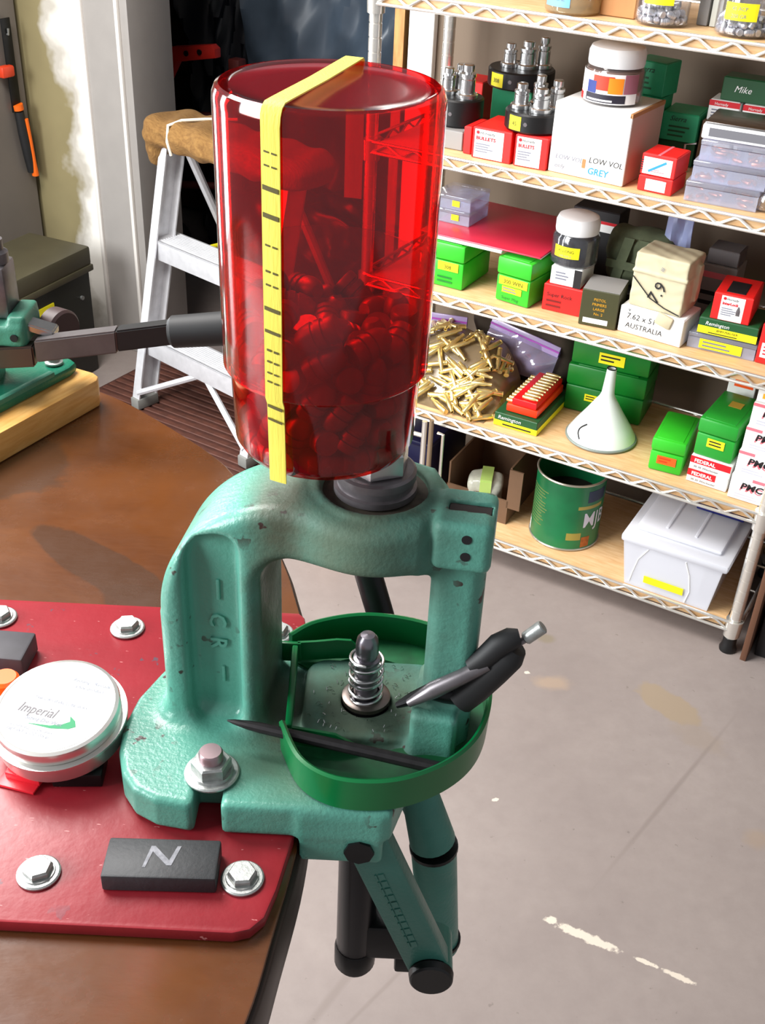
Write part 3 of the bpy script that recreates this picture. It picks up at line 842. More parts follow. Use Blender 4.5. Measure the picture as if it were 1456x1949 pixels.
def die_holder(label, pos, R, H, dies, lab, text_s, short):
    t = T('die_holder', label, 'die holder', pos, SY)
    n = 8; b = MB()
    P('holder_plate', MB().lathe([(0, 0), (R - .003, 0), (R, .003), (R, H - .003), (R - .003, H), (0, H)], 36).cyl((0, 0, -.0), (0, 0, .002), R * .9), M['black'], t)
    P('set_screw', MB().cyl((R * math.cos(R_(-85)) * .99, R * math.sin(R_(-85)) * .99, H * .5), (R * math.cos(R_(-85)) * 1.01, R * math.sin(R_(-85)) * 1.01, H * .5), .004, seg=6), M['dark_steel'], t)
    if lab:
        wrap_label(t, R + .0006, H * .12, H * .85, R_(lab - 14), R_(lab + 14), M['yellow']); wrap_text(t, text_s, R + .001, H * .35, H * .32, M['ink'], R_(lab))
    for (x, y, h, rr) in dies:
        h, rr = h * .88, rr * 1.28
        d = T('reloading_die', 'polished steel die, %s in the %s' % (dies_place(dies, (x, y)), short), 'die', Vector(pos) + Matrix.Rotation(SY, 3, 'Z') @ Vector((x, y, H + .0004)), SY)
        P('lock_ring', MB().lathe([(0, 0), (rr * 1.45, 0), (rr * 1.45, .007), (rr * 1.3, .009), (0, .009)], 12), M['steel'], d)
        P('body', MB().lathe([(0, .009), (rr, .009), (rr, h * .55), (rr * .9, h * .57), (rr * .9, h * .62), (rr * 1.05, h * .63), (rr * 1.05, h * .72), (0, h * .72)], 20), M['steel'], d)
        P('stem', MB().lathe([(0, h * .72), (rr * .5, h * .72), (rr * .5, h * .78), (rr * .75, h * .79), (rr * .75, h * .97), (rr * .6, h), (0, h)], 16), M['steel'], d)
    return t


def dies_place(ds, p):
    order = sorted(ds, key=lambda q: q[0]); k = [(q[0], q[1]) for q in order].index(p)
    return ['leftmost', 'second from left', 'third from left', 'rightmost'][k if len(ds) > 3 or k < 2 else 3]


die_holder('round black die holder with a yellow tag on the two red bullet boxes', SH(.585, .072, ZS['B'] + .0595), .056, .034, [(-.026, -.012, .050, .0105), (-.006, .026, .062, .010), (.016, -.018, .048, .0115), (.032, .016, .060, .010)], -108, '45', 'die holder on the red bullet boxes')
die_holder('round black die holder on the grey box at the left end', SH(.755, .098, ZS['B'] + .0365), .047, .050, [(-.026, .0, .055, .010), (-.012, .024, .060, .010), (.018, -.008, .070, .0115)], None, '', 'untagged die holder at the left end')
gb = carton('green box standing at the back under the upper black die holder', 'B', .735, .20, .085, .09, .0895, M['green_card'])
die_holder('round black die holder with a yellow tag on the green box', SH(.690, .232, ZS['B'] + .0925), .066, .034, [(-.022, -.012, .050, .010), (.012, -.004, .058, .012), (.036, .018, .066, .0095)], -112, '308', 'raised die holder on the green box')
r = carton('small red box with a white label at the back between die holders', 'B', .830, .225, .062, .07, .085, M['red_card']); slab(r, 'label', .006, .050, .040, .066, M['white'])
# the tall white box
r = carton('tall white cardboard box with handwriting on the second tier, jar on top', 'B', .531, .028, .148, .145, .124, M['white'], -4)
slab(r, 'side_board', 0.0, 0.0001, 0, 0.001, M['white'])
P('side_panel', MB().box((.1478, .004, .001), (.1484, .142, .1235)), mat('raw_board', (.72, .60, .54), .7), r)
P('tape', MB().box((.144, .0, .118), (.1487, .145, .1252)), M['cardboard'], r)
text(r, 'LOW VOL', (.012, -.0006, .026), .012, M['grey_ink'], shear=.2); text(r, 'only', (.012, -.0006, .010), .012, M['grey_ink'], shear=.2)
text(r, 'LOW VOL', (.078, -.0006, .030), .0145, M['ink'], shear=.15); text(r, 'GREY', (.078, -.0006, .010), .0165, M['blue_print'], shear=.1, bold=.0003)
slab(r, 'glue_mark', .066, .073, .018, .034, M['cardboard'])
j = jar('snack jar with a colourful label and white lid on the tall white box', SH(.450, .088, ZS['B'] + .1265), .053, .066, M['glass_jar'], M['white_plastic'], .050, .030, lid_round=.012)
P('contents', MB().lathe([(0, .004), (.050, .004), (.050, .056), (0, .056)], 30), mat('tan_snack', (.55, .42, .35), .7), j)
wrap_label(j, .0534, .004, .054, R_(-170), R_(-20), mat('label_white', (.95, .93, .92), .5))
wrap_label(j, .0538, .026, .050, R_(-112), R_(-70), mat('label_red', (.90, .22, .12), .5), 'label_block')
wrap_label(j, .0540, .020, .040, R_(-125), R_(-104), mat('label_blue', (.15, .22, .50), .5), 'label_block')
wrap_label(j, .0541, .022, .048, R_(-80), R_(-52), mat('label_orange', (.92, .52, .08), .5), 'label_block')
wrap_label(j, .0538, .006, .0195, R_(-128), R_(-45), mat('label_dark', (.12, .10, .16), .5), 'label_block')
wrap_label(j, .0542, .008, .011, R_(-124), R_(-70), M['white'], 'label_stripe'); wrap_label(j, .0538, .004, .016, R_(-165), R_(-140), M['red_card'], 'label_block')
wrap_label(j, .0538, .022, .054, R_(-50), R_(-20), mat('label_pink', (.62, .36, .42), .5), 'label_block')
# stacked green cartons behind
for k in range(3):
    h = .058
    r = carton('green carton at the back beside the tall white box, %s of three' % ['lowest', 'middle', 'tilted topmost'][k], 'B', .458, .205, .068, .06, h, M['green_card'], [0, 0, -9][k], ZS['B'] + k * .0595 + (.001 if k == 2 else 0))
    if k == 2:
        text(r, 'Sierra', (.012, -.0006, .040), .014, M['ink'], shear=.35); lines(r, .014, .05, .008, .034, 3, M['dkgreen_card'])
    else: lines(r, .014, .05, .012, .034, 3, M['dkgreen_card'])
r = carton('plain dark carton lying under the single green carton at the back', 'B', .399, .215, .08, .08, .044, M['dkgreen_card'])
r = carton('single green carton with black script at the back behind the red pair', 'B', .386, .205, .068, .08, .050, M['green_card'], 3, ZS['B'] + .0455)
text(r, 'Sierra', (.014, -.0006, .036), .013, M['ink'], shear=.35); lines(r, .014, .054, .006, .030, 3, M['dkgreen_card'])
# the red pair
r = carton('lower red box with a white label of the red pair beside the clear cases', 'B', .357, .022, .063, .07, .0265, M['red_card'], -2); slab(r, 'label', .014, .051, .003, .022, M['white']); lines(r, .018, .046, .020, .0235, 1, M['white'])
r = carton('upper red box with a blue pen stroke across its label', 'B', .357, .024, .063, .07, .036, M['red_card'], -2, ZS['B'] + .028)
slab(r, 'label', .004, .056, .002, .031, M['white']); slab(r, 'pen_stroke', .012, .048, .0145, .0185, M['blue_print'], y=-.0009, spin=R_(-32)); lines(r, .018, .046, .006, .012, 2, M['pink_print'])
P('tape', MB().box((.028, 0, .0362), (.033, .07, .0372)), M['pink_print'], r)
for k in range(5): P('perforation', MB().box((-.0004, -.0008, .008 + k * .004), (.004, 0, .0095 + k * .004)), M['ink'], r, smooth=0)


def clear_case(label, sh, s, t, w, d, h, z, ang=0.0, nb=9, seed=1, m=None, bul=None):
    r = item('clear_case', label, 'case', sh, s, t, ang, z); m = m or M['clear']; th = .0015
    b = MB().box((0, 0, 0), (w, d, th)).box((0, 0, th), (w, th, h * .72)).box((0, d - th, th), (w, d, h * .72)).box((0, th, th), (th, d - th, h * .72)).box((w - th, th, th), (w, d - th, h * .72))
    P('tub', b, m, r, smooth=0)
    P('lid', MB().box((-.001, -.001, h * .74), (w + .001, d + .001, h), .0018, 2), m, r)
    P('divider', MB().box((w * .5, th, th), (w * .5 + .001, d - th, h * .7)), m, r, smooth=0)
    if nb:
        place_packed(pointed_me(.0036, .022), M['copper'], nb, .0036, .007, (.003, .003, th), (w - .003, d - .003, h * .7), r.matrix_basis.copy(), bul, 'bullet', 'bullet', bul.replace('bullet', 'bullets'), None, seed, iters=120)
    return r


zc = ZS['B']
for k, nm in enumerate(('lowest', 'middle', 'topmost')):
    clear_case('%s of three stacked clear plastic cases of bullets' % nm, 'B', .270 - k * .006, .016 + .002 * k, .124, .09, .0345, zc + k * .0352, 4, 13, 20 + k, bul='copper bullet in the %s clear case' % nm)
r = item('kitchen_scale', 'white box with a brushed steel top on the stacked clear cases', 'scale', 'B', .262, .022, 4, zc + .1058)
P('body', MB().box((0, 0, 0), (.13, .11, .024), .003), M['white_plastic'], r); P('steel_top', MB().box((.002, .002, .024), (.128, .108, .028), .003), mat('brushed_steel_plate', (.70, .69, .68), .28, 1.0, .25, 20, 0, 1, stretch=(1, 8, 1)), r); P('display_strip', MB().box((.012, -.0006, .005), (.122, .001, .019)), mat('grey_strip', (.42, .42, .44), .4), r)
j = jar('small round jar at the right end beside the clear cases', SH(.135, .055, zc + .0005), .026, .035, M['glass_jar'], None); P('contents', MB().lathe([(0, .004), (.023, .004), (.023, .022), (0, .025)], 20), mat('tan_pellets', (.5, .38, .22), .7, 0, .4, 300), j)
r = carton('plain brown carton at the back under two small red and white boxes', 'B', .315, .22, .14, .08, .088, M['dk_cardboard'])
for k in range(2):
    r = carton('small red and white box behind the scale, %s one' % ('left', 'right')[k], 'B', .309 - k * .062, .222, .056, .06, .036, M['white'], 2, zc + .0895)
    slab(r, 'band', 0, .056, .026, .036, M['red_print']); text(r, 'Hornady', (.010, -.0009, .028), .007, M['white']); lines(r, .006, .045, .006, .022, 3, M['grey_ink'])
r = carton('dark green carton with a scrawled word on the two small red and white boxes', 'B', .293, .228, .085, .05, .040, M['dkgreen_card'], 2, zc + .1268); text(r, 'Mike', (.022, -.0006, .016), .016, M['white'], shear=.3)

# ------------------------------------------------ middle tier
zc = ZS['C']
def pen(r, x0, x1, z0, z1, s, size, m=None): slab(r, 'sticker', x0, x1, z0, z1, M['yellow']); text(r, s, ((x0 + x1) / 2, -.0009, z0 + (z1 - z0) * .25), size, m or M['ink'], align='CENTER')
r = ammo_box('bright green plastic case at the left end of the middle tier', 'C', .760, .024, .078, .13, .092, M['green_box']); slab(r, 'sticker', .02, .066, .036, .054, M['yellow']); text(r, '308', (.034, -.0009, .040), .011, M['ink']); lines(r, .02, .06, .008, .026, 2, M['green_box3'])
r = ammo_box('bright green plastic case with two yellow labels on the middle tier', 'C', .612, .028, .078, .125, .091, M['green_box'], -6)
pen(r, .008, .072, .036, .053, '.300 WIN.', .0115); slab(r, 'sticker', .016, .060, .021, .034, M['yellow']); lines(r, .018, .056, .022, .033, 2, M['grey_ink']); text(r, 'Super Mag', (.016, -.0003, .007), .009, M['green_box3'])
sh_ = item('plastic_sheet', 'pinkish red plastic folder with a white edge lying on the green cases', 'folder', 'C', .790, .030, 0, zc + .096)
P('cover', MB().box((0, .0, .005), (.265, .25, .009), .002), M['redsheet'], sh_); P('white_edge', MB().box((.02, -.004, .0), (.185, .012, .0055), .001), M['white_plastic'], sh_); P('underside', MB().box((.004, .012, .001), (.262, .246, .0052)), M['white_plastic'], sh_)
for k in range(2):
    rr = clear_case('%s clear case with a yellow dot on the red folder at the left end' % ('lower', 'upper')[k], 'C', .800, .10, .085, .09, .028, zc + .1055 + k * .0285, 0, 0)
    slab(rr, 'sticker', .045, .062, .008, .020, M['yellow'], y=-.0016)
r = carton('scarlet red box with black print under the small white box and jar', 'C', .514, .040, .079, .09, .053, M['red_card'], 3); text(r, 'Super Rock', (.008, -.0006, .030), .011, M['ink']); lines(r, .008, .06, .006, .026, 2, mat('dark_red_print', (.45, .03, .03), .5))
r = carton('small white box with a black edge standing on the scarlet box', 'C', .505, .044, .062, .08, .036, M['white'], 3, zc + .0545); slab(r, 'band', .047, .062, 0, .036, M['black_card']); lines(r, .01, .04, .01, .028, 3, M['grey_ink'])
j = jar('clear jar of black pellets with a white lid and a yellow label', SH(.477, .083, zc + .0925), .045, .066, M['glass_jar'], M['white_plastic'], .042, .030, lid_round=.013)
P('contents', MB().lathe([(0, .004), (.042, .004), (.042, .055), (0, .058)], 30), mat('black_pellets', (.10, .10, .12), .3, .3, .6, 260, 1.0, 200), j)
wrap_label(j, .0455, .020, .042, R_(-125), R_(-58), M['yellow']); wrap_text(j, '45 LONG', .0459, .031, .008, M['ink'], R_(-92)); wrap_text(j, 'AIR RIFLE', .0459, .022, .006, M['grey_ink'], R_(-92))
r = carton('dark carton with a red and white label at the back behind the white lidded jar', 'C', .545, .235, .10, .06, .150, M['black_card']); slab(r, 'label', .05, .096, .108, .130, M['white']); slab(r, 'band', .05, .096, .124, .130, M['red_print'], y=-.0008)
r = carton('olive green carton with amber print and a grey top on the middle tier', 'C', .426, .014, .072, .08, .072, M['olive_card'], 8); P('top', MB().box((.001, .001, .0725), (.071, .079, .0735)), M['grey_card'], r)
for k, s_ in enumerate(('PISTOL', 'PRIMERS', 'LARGE', 'No. 2')): text(r, s_, (.036, -.0006, .052 - k * .0095), .0075, mat('amber_print', (.85, .62, .12), .5), align='CENTER')
slab(r, 'label', .008, .056, .006, .016, M['white'])
# olive pouch
def pouch_sd(X, Y, Z):
    d = sd_box(X, Y, Z, (-.07, -.035, 0), (.07, .05, .115), .035)
    return d + .003 * np.sin(X * 90 + Z * 40) + .0025 * np.sin(Z * 120 - X * 50)
v, f = surface_nets(pouch_sd, (-.09, -.06, -.01), (.09, .07, .13), .0045)
pc = T('webbing_pouch', 'olive canvas webbing pouch slumped behind the olive carton', 'pouch', SH(.372, .175, zc + .0385), SY)
P('bag', raw_mesh([(a, b, max(c, .0005)) for a, b, c in v], f), M['olive_cloth'], pc)
for x, tl in ((-.025, .2), (.02, -.15)):
    P('strap', MB().sheet([[Vector((x + tl * (zz - .06) + e, -.0405 + .004 * abs(zz - .06) / .06, zz)) for e in (-.010, .010)] for zz in (.012, .035, .06, .085, .105)], .003), M['olive_cloth'], pc)
P('strap', MB().sheet([[Vector((x, -.0435, .050 + e)) for e in (-.008, .008)] for x in (-.055, -.02, .02, .055)], .003), M['olive_cloth'], pc)
r = carton('dark carton under the olive pouch at the back of the middle tier', 'C', .44, .125, .14, .11, .037, M['black_card'])
# white box and wrapped bundle
r = carton('white box marked 7.62 AUSTRALIA under the beige wrapped bundle', 'C', .352, .030, .126, .085, .052, M['white'], -4)
text(r, '7.62 x 51', (.014, -.0006, .030), .0155, M['ink'], shear=.1); text(r, 'AUSTRALIA', (.014, -.0006, .012), .0145, M['ink'], shear=.1); text(r, 'v', (.016, -.0006, .044), .011, M['ink'])
def bundle_sd(X, Y, Z):
    d = sd_box(X, Y, Z, (-.052, -.032, 0), (.052, .05, .104), .0035)
    d = smin(d, sd_box(X, Y, Z, (-.054, -.034, .066), (.054, .052, .072), .001), .002)
    d = smin(d, sd_box(X, Y, Z, (-.060, .010, .02), (.060, .03, .09), .003), .006)
    return d + .0005 * np.sin(X * 110 + Z * 230 + 3 * np.sin(X * 70)) * np.sin(Z * 90 - X * 60) + .0005 * np.sin(Z * 170 + Y * 200 + X * 90)
v, f = surface_nets(bundle_sd, (-.075, -.05, -.012), (.075, .065, .114), .0022)
bd = T('wrapped_bundle', 'beige paper wrapped bundle marked 7.9 on the white AUSTRALIA box', 'bundle', SH(.288, .066, zc + .0535), SY + R_(-4))
P('wrapping', raw_mesh([(a, b, max(c, .0)) for a, b, c in v], f), M['beige_paper'], bd)
text(bd, '7.9', (.004, -.0345, .014), .034, M['ink'], spin=R_(68)); text(bd, 'III', (.006, -.0345, .078), .010, M['grey_ink'], spin=R_(70))
P('string', MB().tube([(-.05, -.0345, .058), (-.01, -.036, .024), (.02, -.036, .012), (.05, -.0345, .004)], .0011, 6), M['ink'], bd)
P('torn_flap', MB().box((.012, -.0460, -.014), (.044, -.0385, .010), .003, 2, Matrix.Rotation(R_(14), 4, 'Y')), M['beige_paper'], bd)
# clear flat case, green and yellow box, red box
rr = clear_case('flat clear case with a yellow label under the green and yellow box', 'C', .218, .038, .124, .11, .030, zc, 3, 0)
slab(rr, 'sticker', .022, .100, .004, .022, M['yellow'], y=-.0016); lines(rr, .028, .090, .006, .020, 2, M['grey_ink'], y=-.0022)
r = carton('green and yellow flat box between the clear case and the red bullet box', 'C', .205, .040, .108, .10, .030, M['dkgreen_card'], 3, zc + .0315); slab(r, 'band', 0, .108, .001, .015, M['yellow']); text(r, '8MM MAUSER', (.054, -.0009, .008), .0065, M['ink'], align='CENTER'); lines(r, .02, .09, .002, .006, 1, M['ink']); text(r, 'Remington', (.012, -.0006, .018), .010, M['white'], shear=.2)
r = bullet_carton('red bullet box with an open window top at the right of the middle tier', 'C', .188, .043, .070, .10, .050, 4, zc + .0625, (.20, .80), 'InterLock')
P('window', MB().box((.018, .012, .0508), (.052, .07, .0518)), M['black_card'], r); P('printed_bullet', MB().lathe([(0, 0), (.0035, 0), (.0035, .009), (.0015, .016), (0, .018)], 8, Matrix.Translation((.047, -.0009, .014)) @ Matrix.Diagonal((1, .1, 1, 1))), M['dark_steel'], r)
r = carton('grey carton with a worn label at the back behind the wrapped bundle', 'C', .262, .195, .075, .07, .105, M['grey_card']); lines(r, .012, .05, .02, .06, 2, M['black_card']); slab(r, 'band', .012, .062, .08, .092, M['pink_print'])
r = carton('dim grey box standing at the back on the worn carton', 'C', .250, .20, .06, .06, .028, mat('dim_card', (.38, .36, .36), .6), 0, zc + .107)
r = carton('red and white box at the right end of the middle tier', 'C', .092, .044, .055, .09, .075, M['red_card']); slab(r, 'label', .006, .05, .012, .04, M['white']); lines(r, .01, .04, .016, .036, 3, M['red_print'])
bg_ = T('plastic_bag', 'bluish clear bag hanging down behind the wrapped bundle', 'bag', SH(.305, .17, zc + .10), SY)
g = []
for i in range(9):
    a = i / 8; g.append([Vector((-.026 + .052 * a, .006 * math.sin(9 * a + 4 * b), .135 * (1 - b) + .01)) for b in [k / 10 for k in range(11)]])
P('film', MB().sheet(g, .002), clear('blue_film', (.62, .66, .85), .5, (.45, .5, .75), .25, .8), bg_)
P('clip', MB().tube([(-.02, 0, .144), (-.02, 0, .225), (.0, 0, .23)], .002, 6), M['steel'], bg_)

# ------------------------------------------------ fourth tier
zc = ZS['D']
# brass pile in zip bags
cm = case_me(.0060, .058)
def mound(x, y):
    t = min(1, max(0, (y + .085) / .15)); q = max(0, 1 - (x / .150) ** 4)
    return .118 * t * t * (3 - 2 * t) * q + .004 * math.sin(60 * x + 3) * t
mg = [[Vector((-.135 + .27 * i / 20, -.078 + .185 * k / 16, max(.0006, mound(-.135 + .27 * i / 20, -.078 + .185 * k / 16) - .006))) for k in range(17)] for i in range(21)]
mb_ = MB(); nv = 17
for row in mg: mb_.v += [tuple(p) for p in row]
base = len(mb_.v)
for row in mg: mb_.v += [(p.x, p.y, 0) for p in row]
for i in range(20):
    for k in range(16):
        q = (i * nv + k, (i + 1) * nv + k, (i + 1) * nv + k + 1, i * nv + k + 1); mb_.f.append(q); mb_.f.append(tuple(base + v for v in q[::-1]))
for i in range(20):
    for k, o2 in ((0, 0), (16, 1)): a, b = i * nv + k, (i + 1) * nv + k; mb_.f.append((a, base + a, base + b, b))
for k in range(16):
    for i in (0, 20): a, b = i * nv + k, i * nv + k + 1; mb_.f.append((a, base + a, base + b, b))
hp_ = P('bag_of_brass', mb_, clear('brass_bag_film', (.55, .46, .34), .75, (.30, .22, .13), .16, 1.0)); hp_.matrix_world = SHM(.735, .087, zc + .0006)
tag(hp_, 'brownish clear bag bulging with brass under the loose cartridge cases', 'bag')
rs = random.Random(8); set_mat(cm, M['brass'])
for i in range(88):
    x, y = rs.uniform(-.125, .125), rs.uniform(-.080, .075)
    h = max(0, mound(x, y)); nr = Vector((-(mound(x + .004, y) - mound(x - .004, y)) / .008, -(mound(x, y + .004) - mound(x, y - .004)) / .008, 1)).normalized()
    tg = Vector((math.cos(rs.uniform(0, 6.28)), math.sin(rs.uniform(0, 6.28)), rs.uniform(-.1, .25))); tg = (tg - nr * tg.dot(nr) * .85).normalized()
    c = Vector((x, y, 0)) + Vector((0, 0, max(h, .001) + .0065 + .0235 * max(0, abs(tg.z) - nr.dot(tg) * 0) * (1 if h < .01 else .25)))
    q = tg.to_track_quat('Z', 'Y').to_matrix().to_4x4(); q.translation = c
    o = bpy.data.objects.new('cartridge_case', cm); COL.objects.link(o); o.matrix_world = SHM(.735, .087, zc + .0008) @ q
    tag(o, 'brass cartridge case in the loose heap at the left of the fourth tier', 'cartridge case', 'brass cases in the heap')
def film(name, label, pos, wx, hz, seed, tilt, m, bulge=.02):
    rs = np.random.RandomState(seed); p = rs.uniform(0, 6.28, 6); g = []
    for i in range(25):
        a = i / 24; row = []
        for k in range(21):
            b = k / 20
            y = bulge * math.sin(math.pi * a) * math.sin(math.pi * b) * -1 + .007 * math.sin(7 * a + 4 * b + p[0]) + .004 * math.sin(9 * b - 11 * a + p[1] + 2 * math.sin(5 * a))
            row.append(Vector((-wx / 2 + wx * a, y, hz * b)))
        g.append(row)
    t = T(name, label, 'bag', pos, 0, None, Euler((tilt[0], tilt[1], SY + tilt[2])))
    P('film', MB().sheet(g, .0012), m, t)
    P('zip_strip', MB().box((-wx / 2, -.0035, hz - .012), (wx / 2, .0030, hz + .012), .001), M['purple'], t)
    P('zip_line', MB().box((-wx / 2, -.0048, hz - .002), (wx / 2, -.0034, hz + .002)), mat('magenta_line', (.62, .25, .66), .4), t)
    return t
film('zip_bag', 'open clear zip bag with a purple seal standing over the brass heap', SH(.625, .205, zc + .035), .17, .085, 3, (R_(-10), R_(10), 0), M['bagfilm'])
film('zip_bag', 'crumpled zip bag with a purple band at the far left beside the heap', SH(.795, .175, zc + .04), .12, .085, 5, (R_(-8), R_(-3), R_(8)), M['bagfilm'])
dk = T('canvas_bag', 'dark brown canvas bag at the back behind the brass heap', 'bag', SH(.60, .255, zc), SY)
v, f = surface_nets(lambda X, Y, Z: sd_box(X, Y, Z, (-.15, -.030, 0), (.10, .04, .155), .035) + .004 * np.sin(X * 60 + Z * 50) + .003 * np.sin(Z * 90), (-.18, -.06, -.01), (.13, .06, .18), .007)
P('sack', raw_mesh([(a, b, max(c, .0005)) for a, b, c in v], f), mat('dark_canvas', (.20, .16, .12), .9), dk)
# cartridge box with red tray
r = carton('green and yellow cartridge box lying flat with a red tray of cartridges on it', 'D', .580, .020, .097, .175, .030, M['dkgreen_card'], 1, flap=False)
P('yellow_base', MB().box((-.0006, -.0006, .0005), (.0976, .1756, .013)), M['yellow'], r); text(r, 'Remington', (.008, -.0009, .017), .012, M['white'], shear=.2); lines(r, .02, .085, .002, .010, 1, M['ink'], y=-.0012)
tr_ = item('cartridge_tray', 'red plastic tray holding two rows of cartridges on the flat box', 'tray', 'D', .574, .034, 1, zc + .0312)
P('tray_base', MB().box((.012, 0, 0), (.082, .150, .018), .003), mat('orange_red_plastic', (.95, .22, .06), .35), tr_)
P('tray_top', MB().prism([(0.024, 0), (.078, 0), (.078, .146), (.024, .146)], .0181, .034, .003), mat('bright_red_plastic', (.88, .05, .08), .3), tr_)
cp = MB().lathe([(0, 0), (.0042, 0), (.0042, .0015), (.0036, .002), (.0042, .003), (.0040, .026), (.0028, .029), (.0028, .033), (0, .034)], 10).mesh('cartridge', 40); set_mat(cp, M['brass'])
for row in range(2):
    for i in range(10):
        o = bpy.data.objects.new('cartridge', cp); COL.objects.link(o)
        o.matrix_world = tr_.matrix_basis @ Matrix.Translation((.010 + row * .034, .008 + i * .0142, .0182 + .0045 + (.0162 if row else 0))) @ Matrix.Rotation(R_(90), 4, 'Y') @ Matrix.Rotation(0, 4, 'Z')
        tag(o, 'brass cartridge lying in the %s row on the red tray' % ('left hand', 'right hand')[row], 'cartridge', 'cartridges in the %s row of the red tray' % ('left', 'right')[row])
# deep green cases
r = ammo_box('large deep green case, lower of two stacked behind the funnel', 'D', .487, .172, .172, .115, .108, M['green_box3'], 5, seam=.55); slab(r, 'sticker', .045, .085, .030, .046, M['yellow']); lines(r, .048, .08, .033, .044, 2, M['ink'])
r = ammo_box('large deep green case, upper of two stacked behind the funnel', 'D', .485, .176, .170, .11, .108, M['green_box3'], 5, zc + .1105, seam=.55); slab(r, 'sticker', .06, .115, .012, .036, M['yellow']); lines(r, .064, .110, .016, .033, 2, M['ink'])
# funnel
fn = T('funnel', 'white enamel funnel standing upside down on the fourth tier', 'funnel', SH(.369, .098, zc + .0005), SY)
P('cone', MB().lathe([(.0715, .004), (.0700, .010), (.058, .030), (.038, .060), (.022, .086), (.0165, .094), (.0130, .104), (.0095, .158), (.0085, .158), (.0118, .104), (.0150, .093), (.020, .085), (.036, .059), (.056, .029), (.068, .010), (.0705, .004)], 48), mat('white_enamel', (.93, .95, .94), .2), fn)
P('rim', MB().tube([(.0715 * math.cos(a), .0715 * math.sin(a), .0035) for a in [2 * math.pi * i / 48 for i in range(48)]], .003, 8, True), mat('grey_rim', (.50, .54, .52), .35), fn, label='grey rolled rim of the funnel')
P('spout_edge', MB().tube([(.0092 * math.cos(a), .0092 * math.sin(a), .158) for a in [2 * math.pi * i / 20 for i in range(20)]], .0012, 6, True), M['ink'], fn)
hp = []
for i in range(9):
    b = i / 8; zz = .045 - .030 * b; rr = .0485 + .0165 * b + .002; an = R_(-112 - 12 * math.sin(math.pi * b)); hp.append((rr * math.cos(an), rr * math.sin(an), zz))
P('chipped_line', MB().tube(hp, .0016, 6), M['ink'], fn)
r = ammo_box('bright green plastic case with an orange label on the fourth tier', 'D', .244, .028, .068, .13, .072, M['green_box'], 5); slab(r, 'sticker', .016, .054, .018, .036, M['orange']); lines(r, .02, .05, .021, .034, 2, mat('dark_orange', (.8, .2, .03), .5))
for k in range(2):
    r = carton('flat red and white primer box, %s of two under the green case' % ('lower', 'upper')[k], 'D', .164 - .001 * k, .030 - .002 * k, .080, .10, .029, M['white'], -2, zc + k * .030)
    slab(r, 'band', 0, .056 if k == 0 else .08, .014, .0285, M['red_print']); text(r, 'FEDERAL', (.008, -.0009, .017), .0105, M['white'], bold=.0003); text(r, '30-30 Winchester', (.008, -.0009, .005), .0068, M['ink'])
r = ammo_box('mid green plastic case with a yellow label on the two primer boxes', 'D', .164, .032, .078, .145, .080, M['green_box2'], -3, zc + .0602); slab(r, 'sticker', .024, .058, .024, .042, M['yellow']); lines(r, .028, .055, .027, .040, 2, M['ink'])
P('top_sticker', MB().box((.03, .075, .0818), (.055, .10, .0823)), mat('aged_label', (.72, .58, .20), .6), r)
hts = [.052, .050, .048, .048, .040]; zz = zc
for k, h in enumerate(hts):
    r = carton('white box with black and pink lettering in the right end stack, %s' % ['lowest', 'second from bottom', 'third from bottom', 'fourth from bottom', 'topmost'][k], 'D', .0775 - .0018 * k, .016 + .004 * k, .068, .12, h, M['white'], -1, zz)
    zz += h + .0012
    if k < 4:
        text(r, 'PMC', (.020, -.0006, h * .50), .0185, M['ink'], bold=.0006, shear=.15, sx=1.15); text(r, 'PMC', (.0185, -.0004, h * .42), .0185, M['pink_print'], bold=.0004, shear=.15, sx=1.15); slab(r, 'band', .040 if k == 0 else .0, .068 if k == 0 else .030, h * .86, h * .985, M['pink_print']); lines(r, .012, .058, .005, .016, 2, mat('pale_ink', (.75, .75, .80), .6))
    else: slab(r, 'band', .010, .06, .008, .018, mat('amber_band', (.95, .70, .15), .5))
r = carton('small carton with an orange band at the back behind the white stack', 'D', .158, .205, .055, .06, .160, M['white']); slab(r, 'band', .012, .05, .140, .156, M['orange'])

# ------------------------------------------------ bottom tier
zc = ZS['E']
r = item('open_carton', 'open brown cardboard carton at the left of the bottom tier', 'carton', 'E', .690, .050, 2)
w, d, h, th = .150, .20, .145, .004
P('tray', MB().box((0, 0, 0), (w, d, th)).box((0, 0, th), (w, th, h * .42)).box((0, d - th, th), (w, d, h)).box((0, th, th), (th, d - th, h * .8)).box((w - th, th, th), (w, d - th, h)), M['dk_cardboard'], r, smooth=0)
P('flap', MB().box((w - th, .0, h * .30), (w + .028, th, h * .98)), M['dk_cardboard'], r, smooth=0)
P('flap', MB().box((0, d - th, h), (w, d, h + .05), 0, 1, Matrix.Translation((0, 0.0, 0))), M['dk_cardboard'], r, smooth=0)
tb = T('parcel', 'clear wrapped parcel with a lime green tape inside the open carton', 'parcel', SH(.610, .085, zc + .0052), SY + R_(20))
v, f = surface_nets(lambda X, Y, Z: sd_box(X, Y, Z, (-.038, -.025, 0), (.038, .035, .085), .014) + .002 * np.sin(X * 130 + Z * 60) + .0018 * np.sin(Z * 150 - Y * 90), (-.06, -.05, -.01), (.06, .06, .11), .005)
P('wrap', raw_mesh([(a, b, max(c, 0)) for a, b, c in v], f), mat('pearly_film', (.72, .72, .66), .18, 0, .2, 40), tb)
P('tape', MB().box((-.012, -.0295, .02), (.014, -.0262, .085)).box((-.012, -.0285, .085), (.014, .034, .0895)), mat('lime_tape', (.72, .84, .45), .35), tb)
can = T('coffee_can', 'large green coffee can without its lid on the bottom tier', 'can', SH(.418, .102, zc + .0005), SY)
CR, CH = .0755, .168
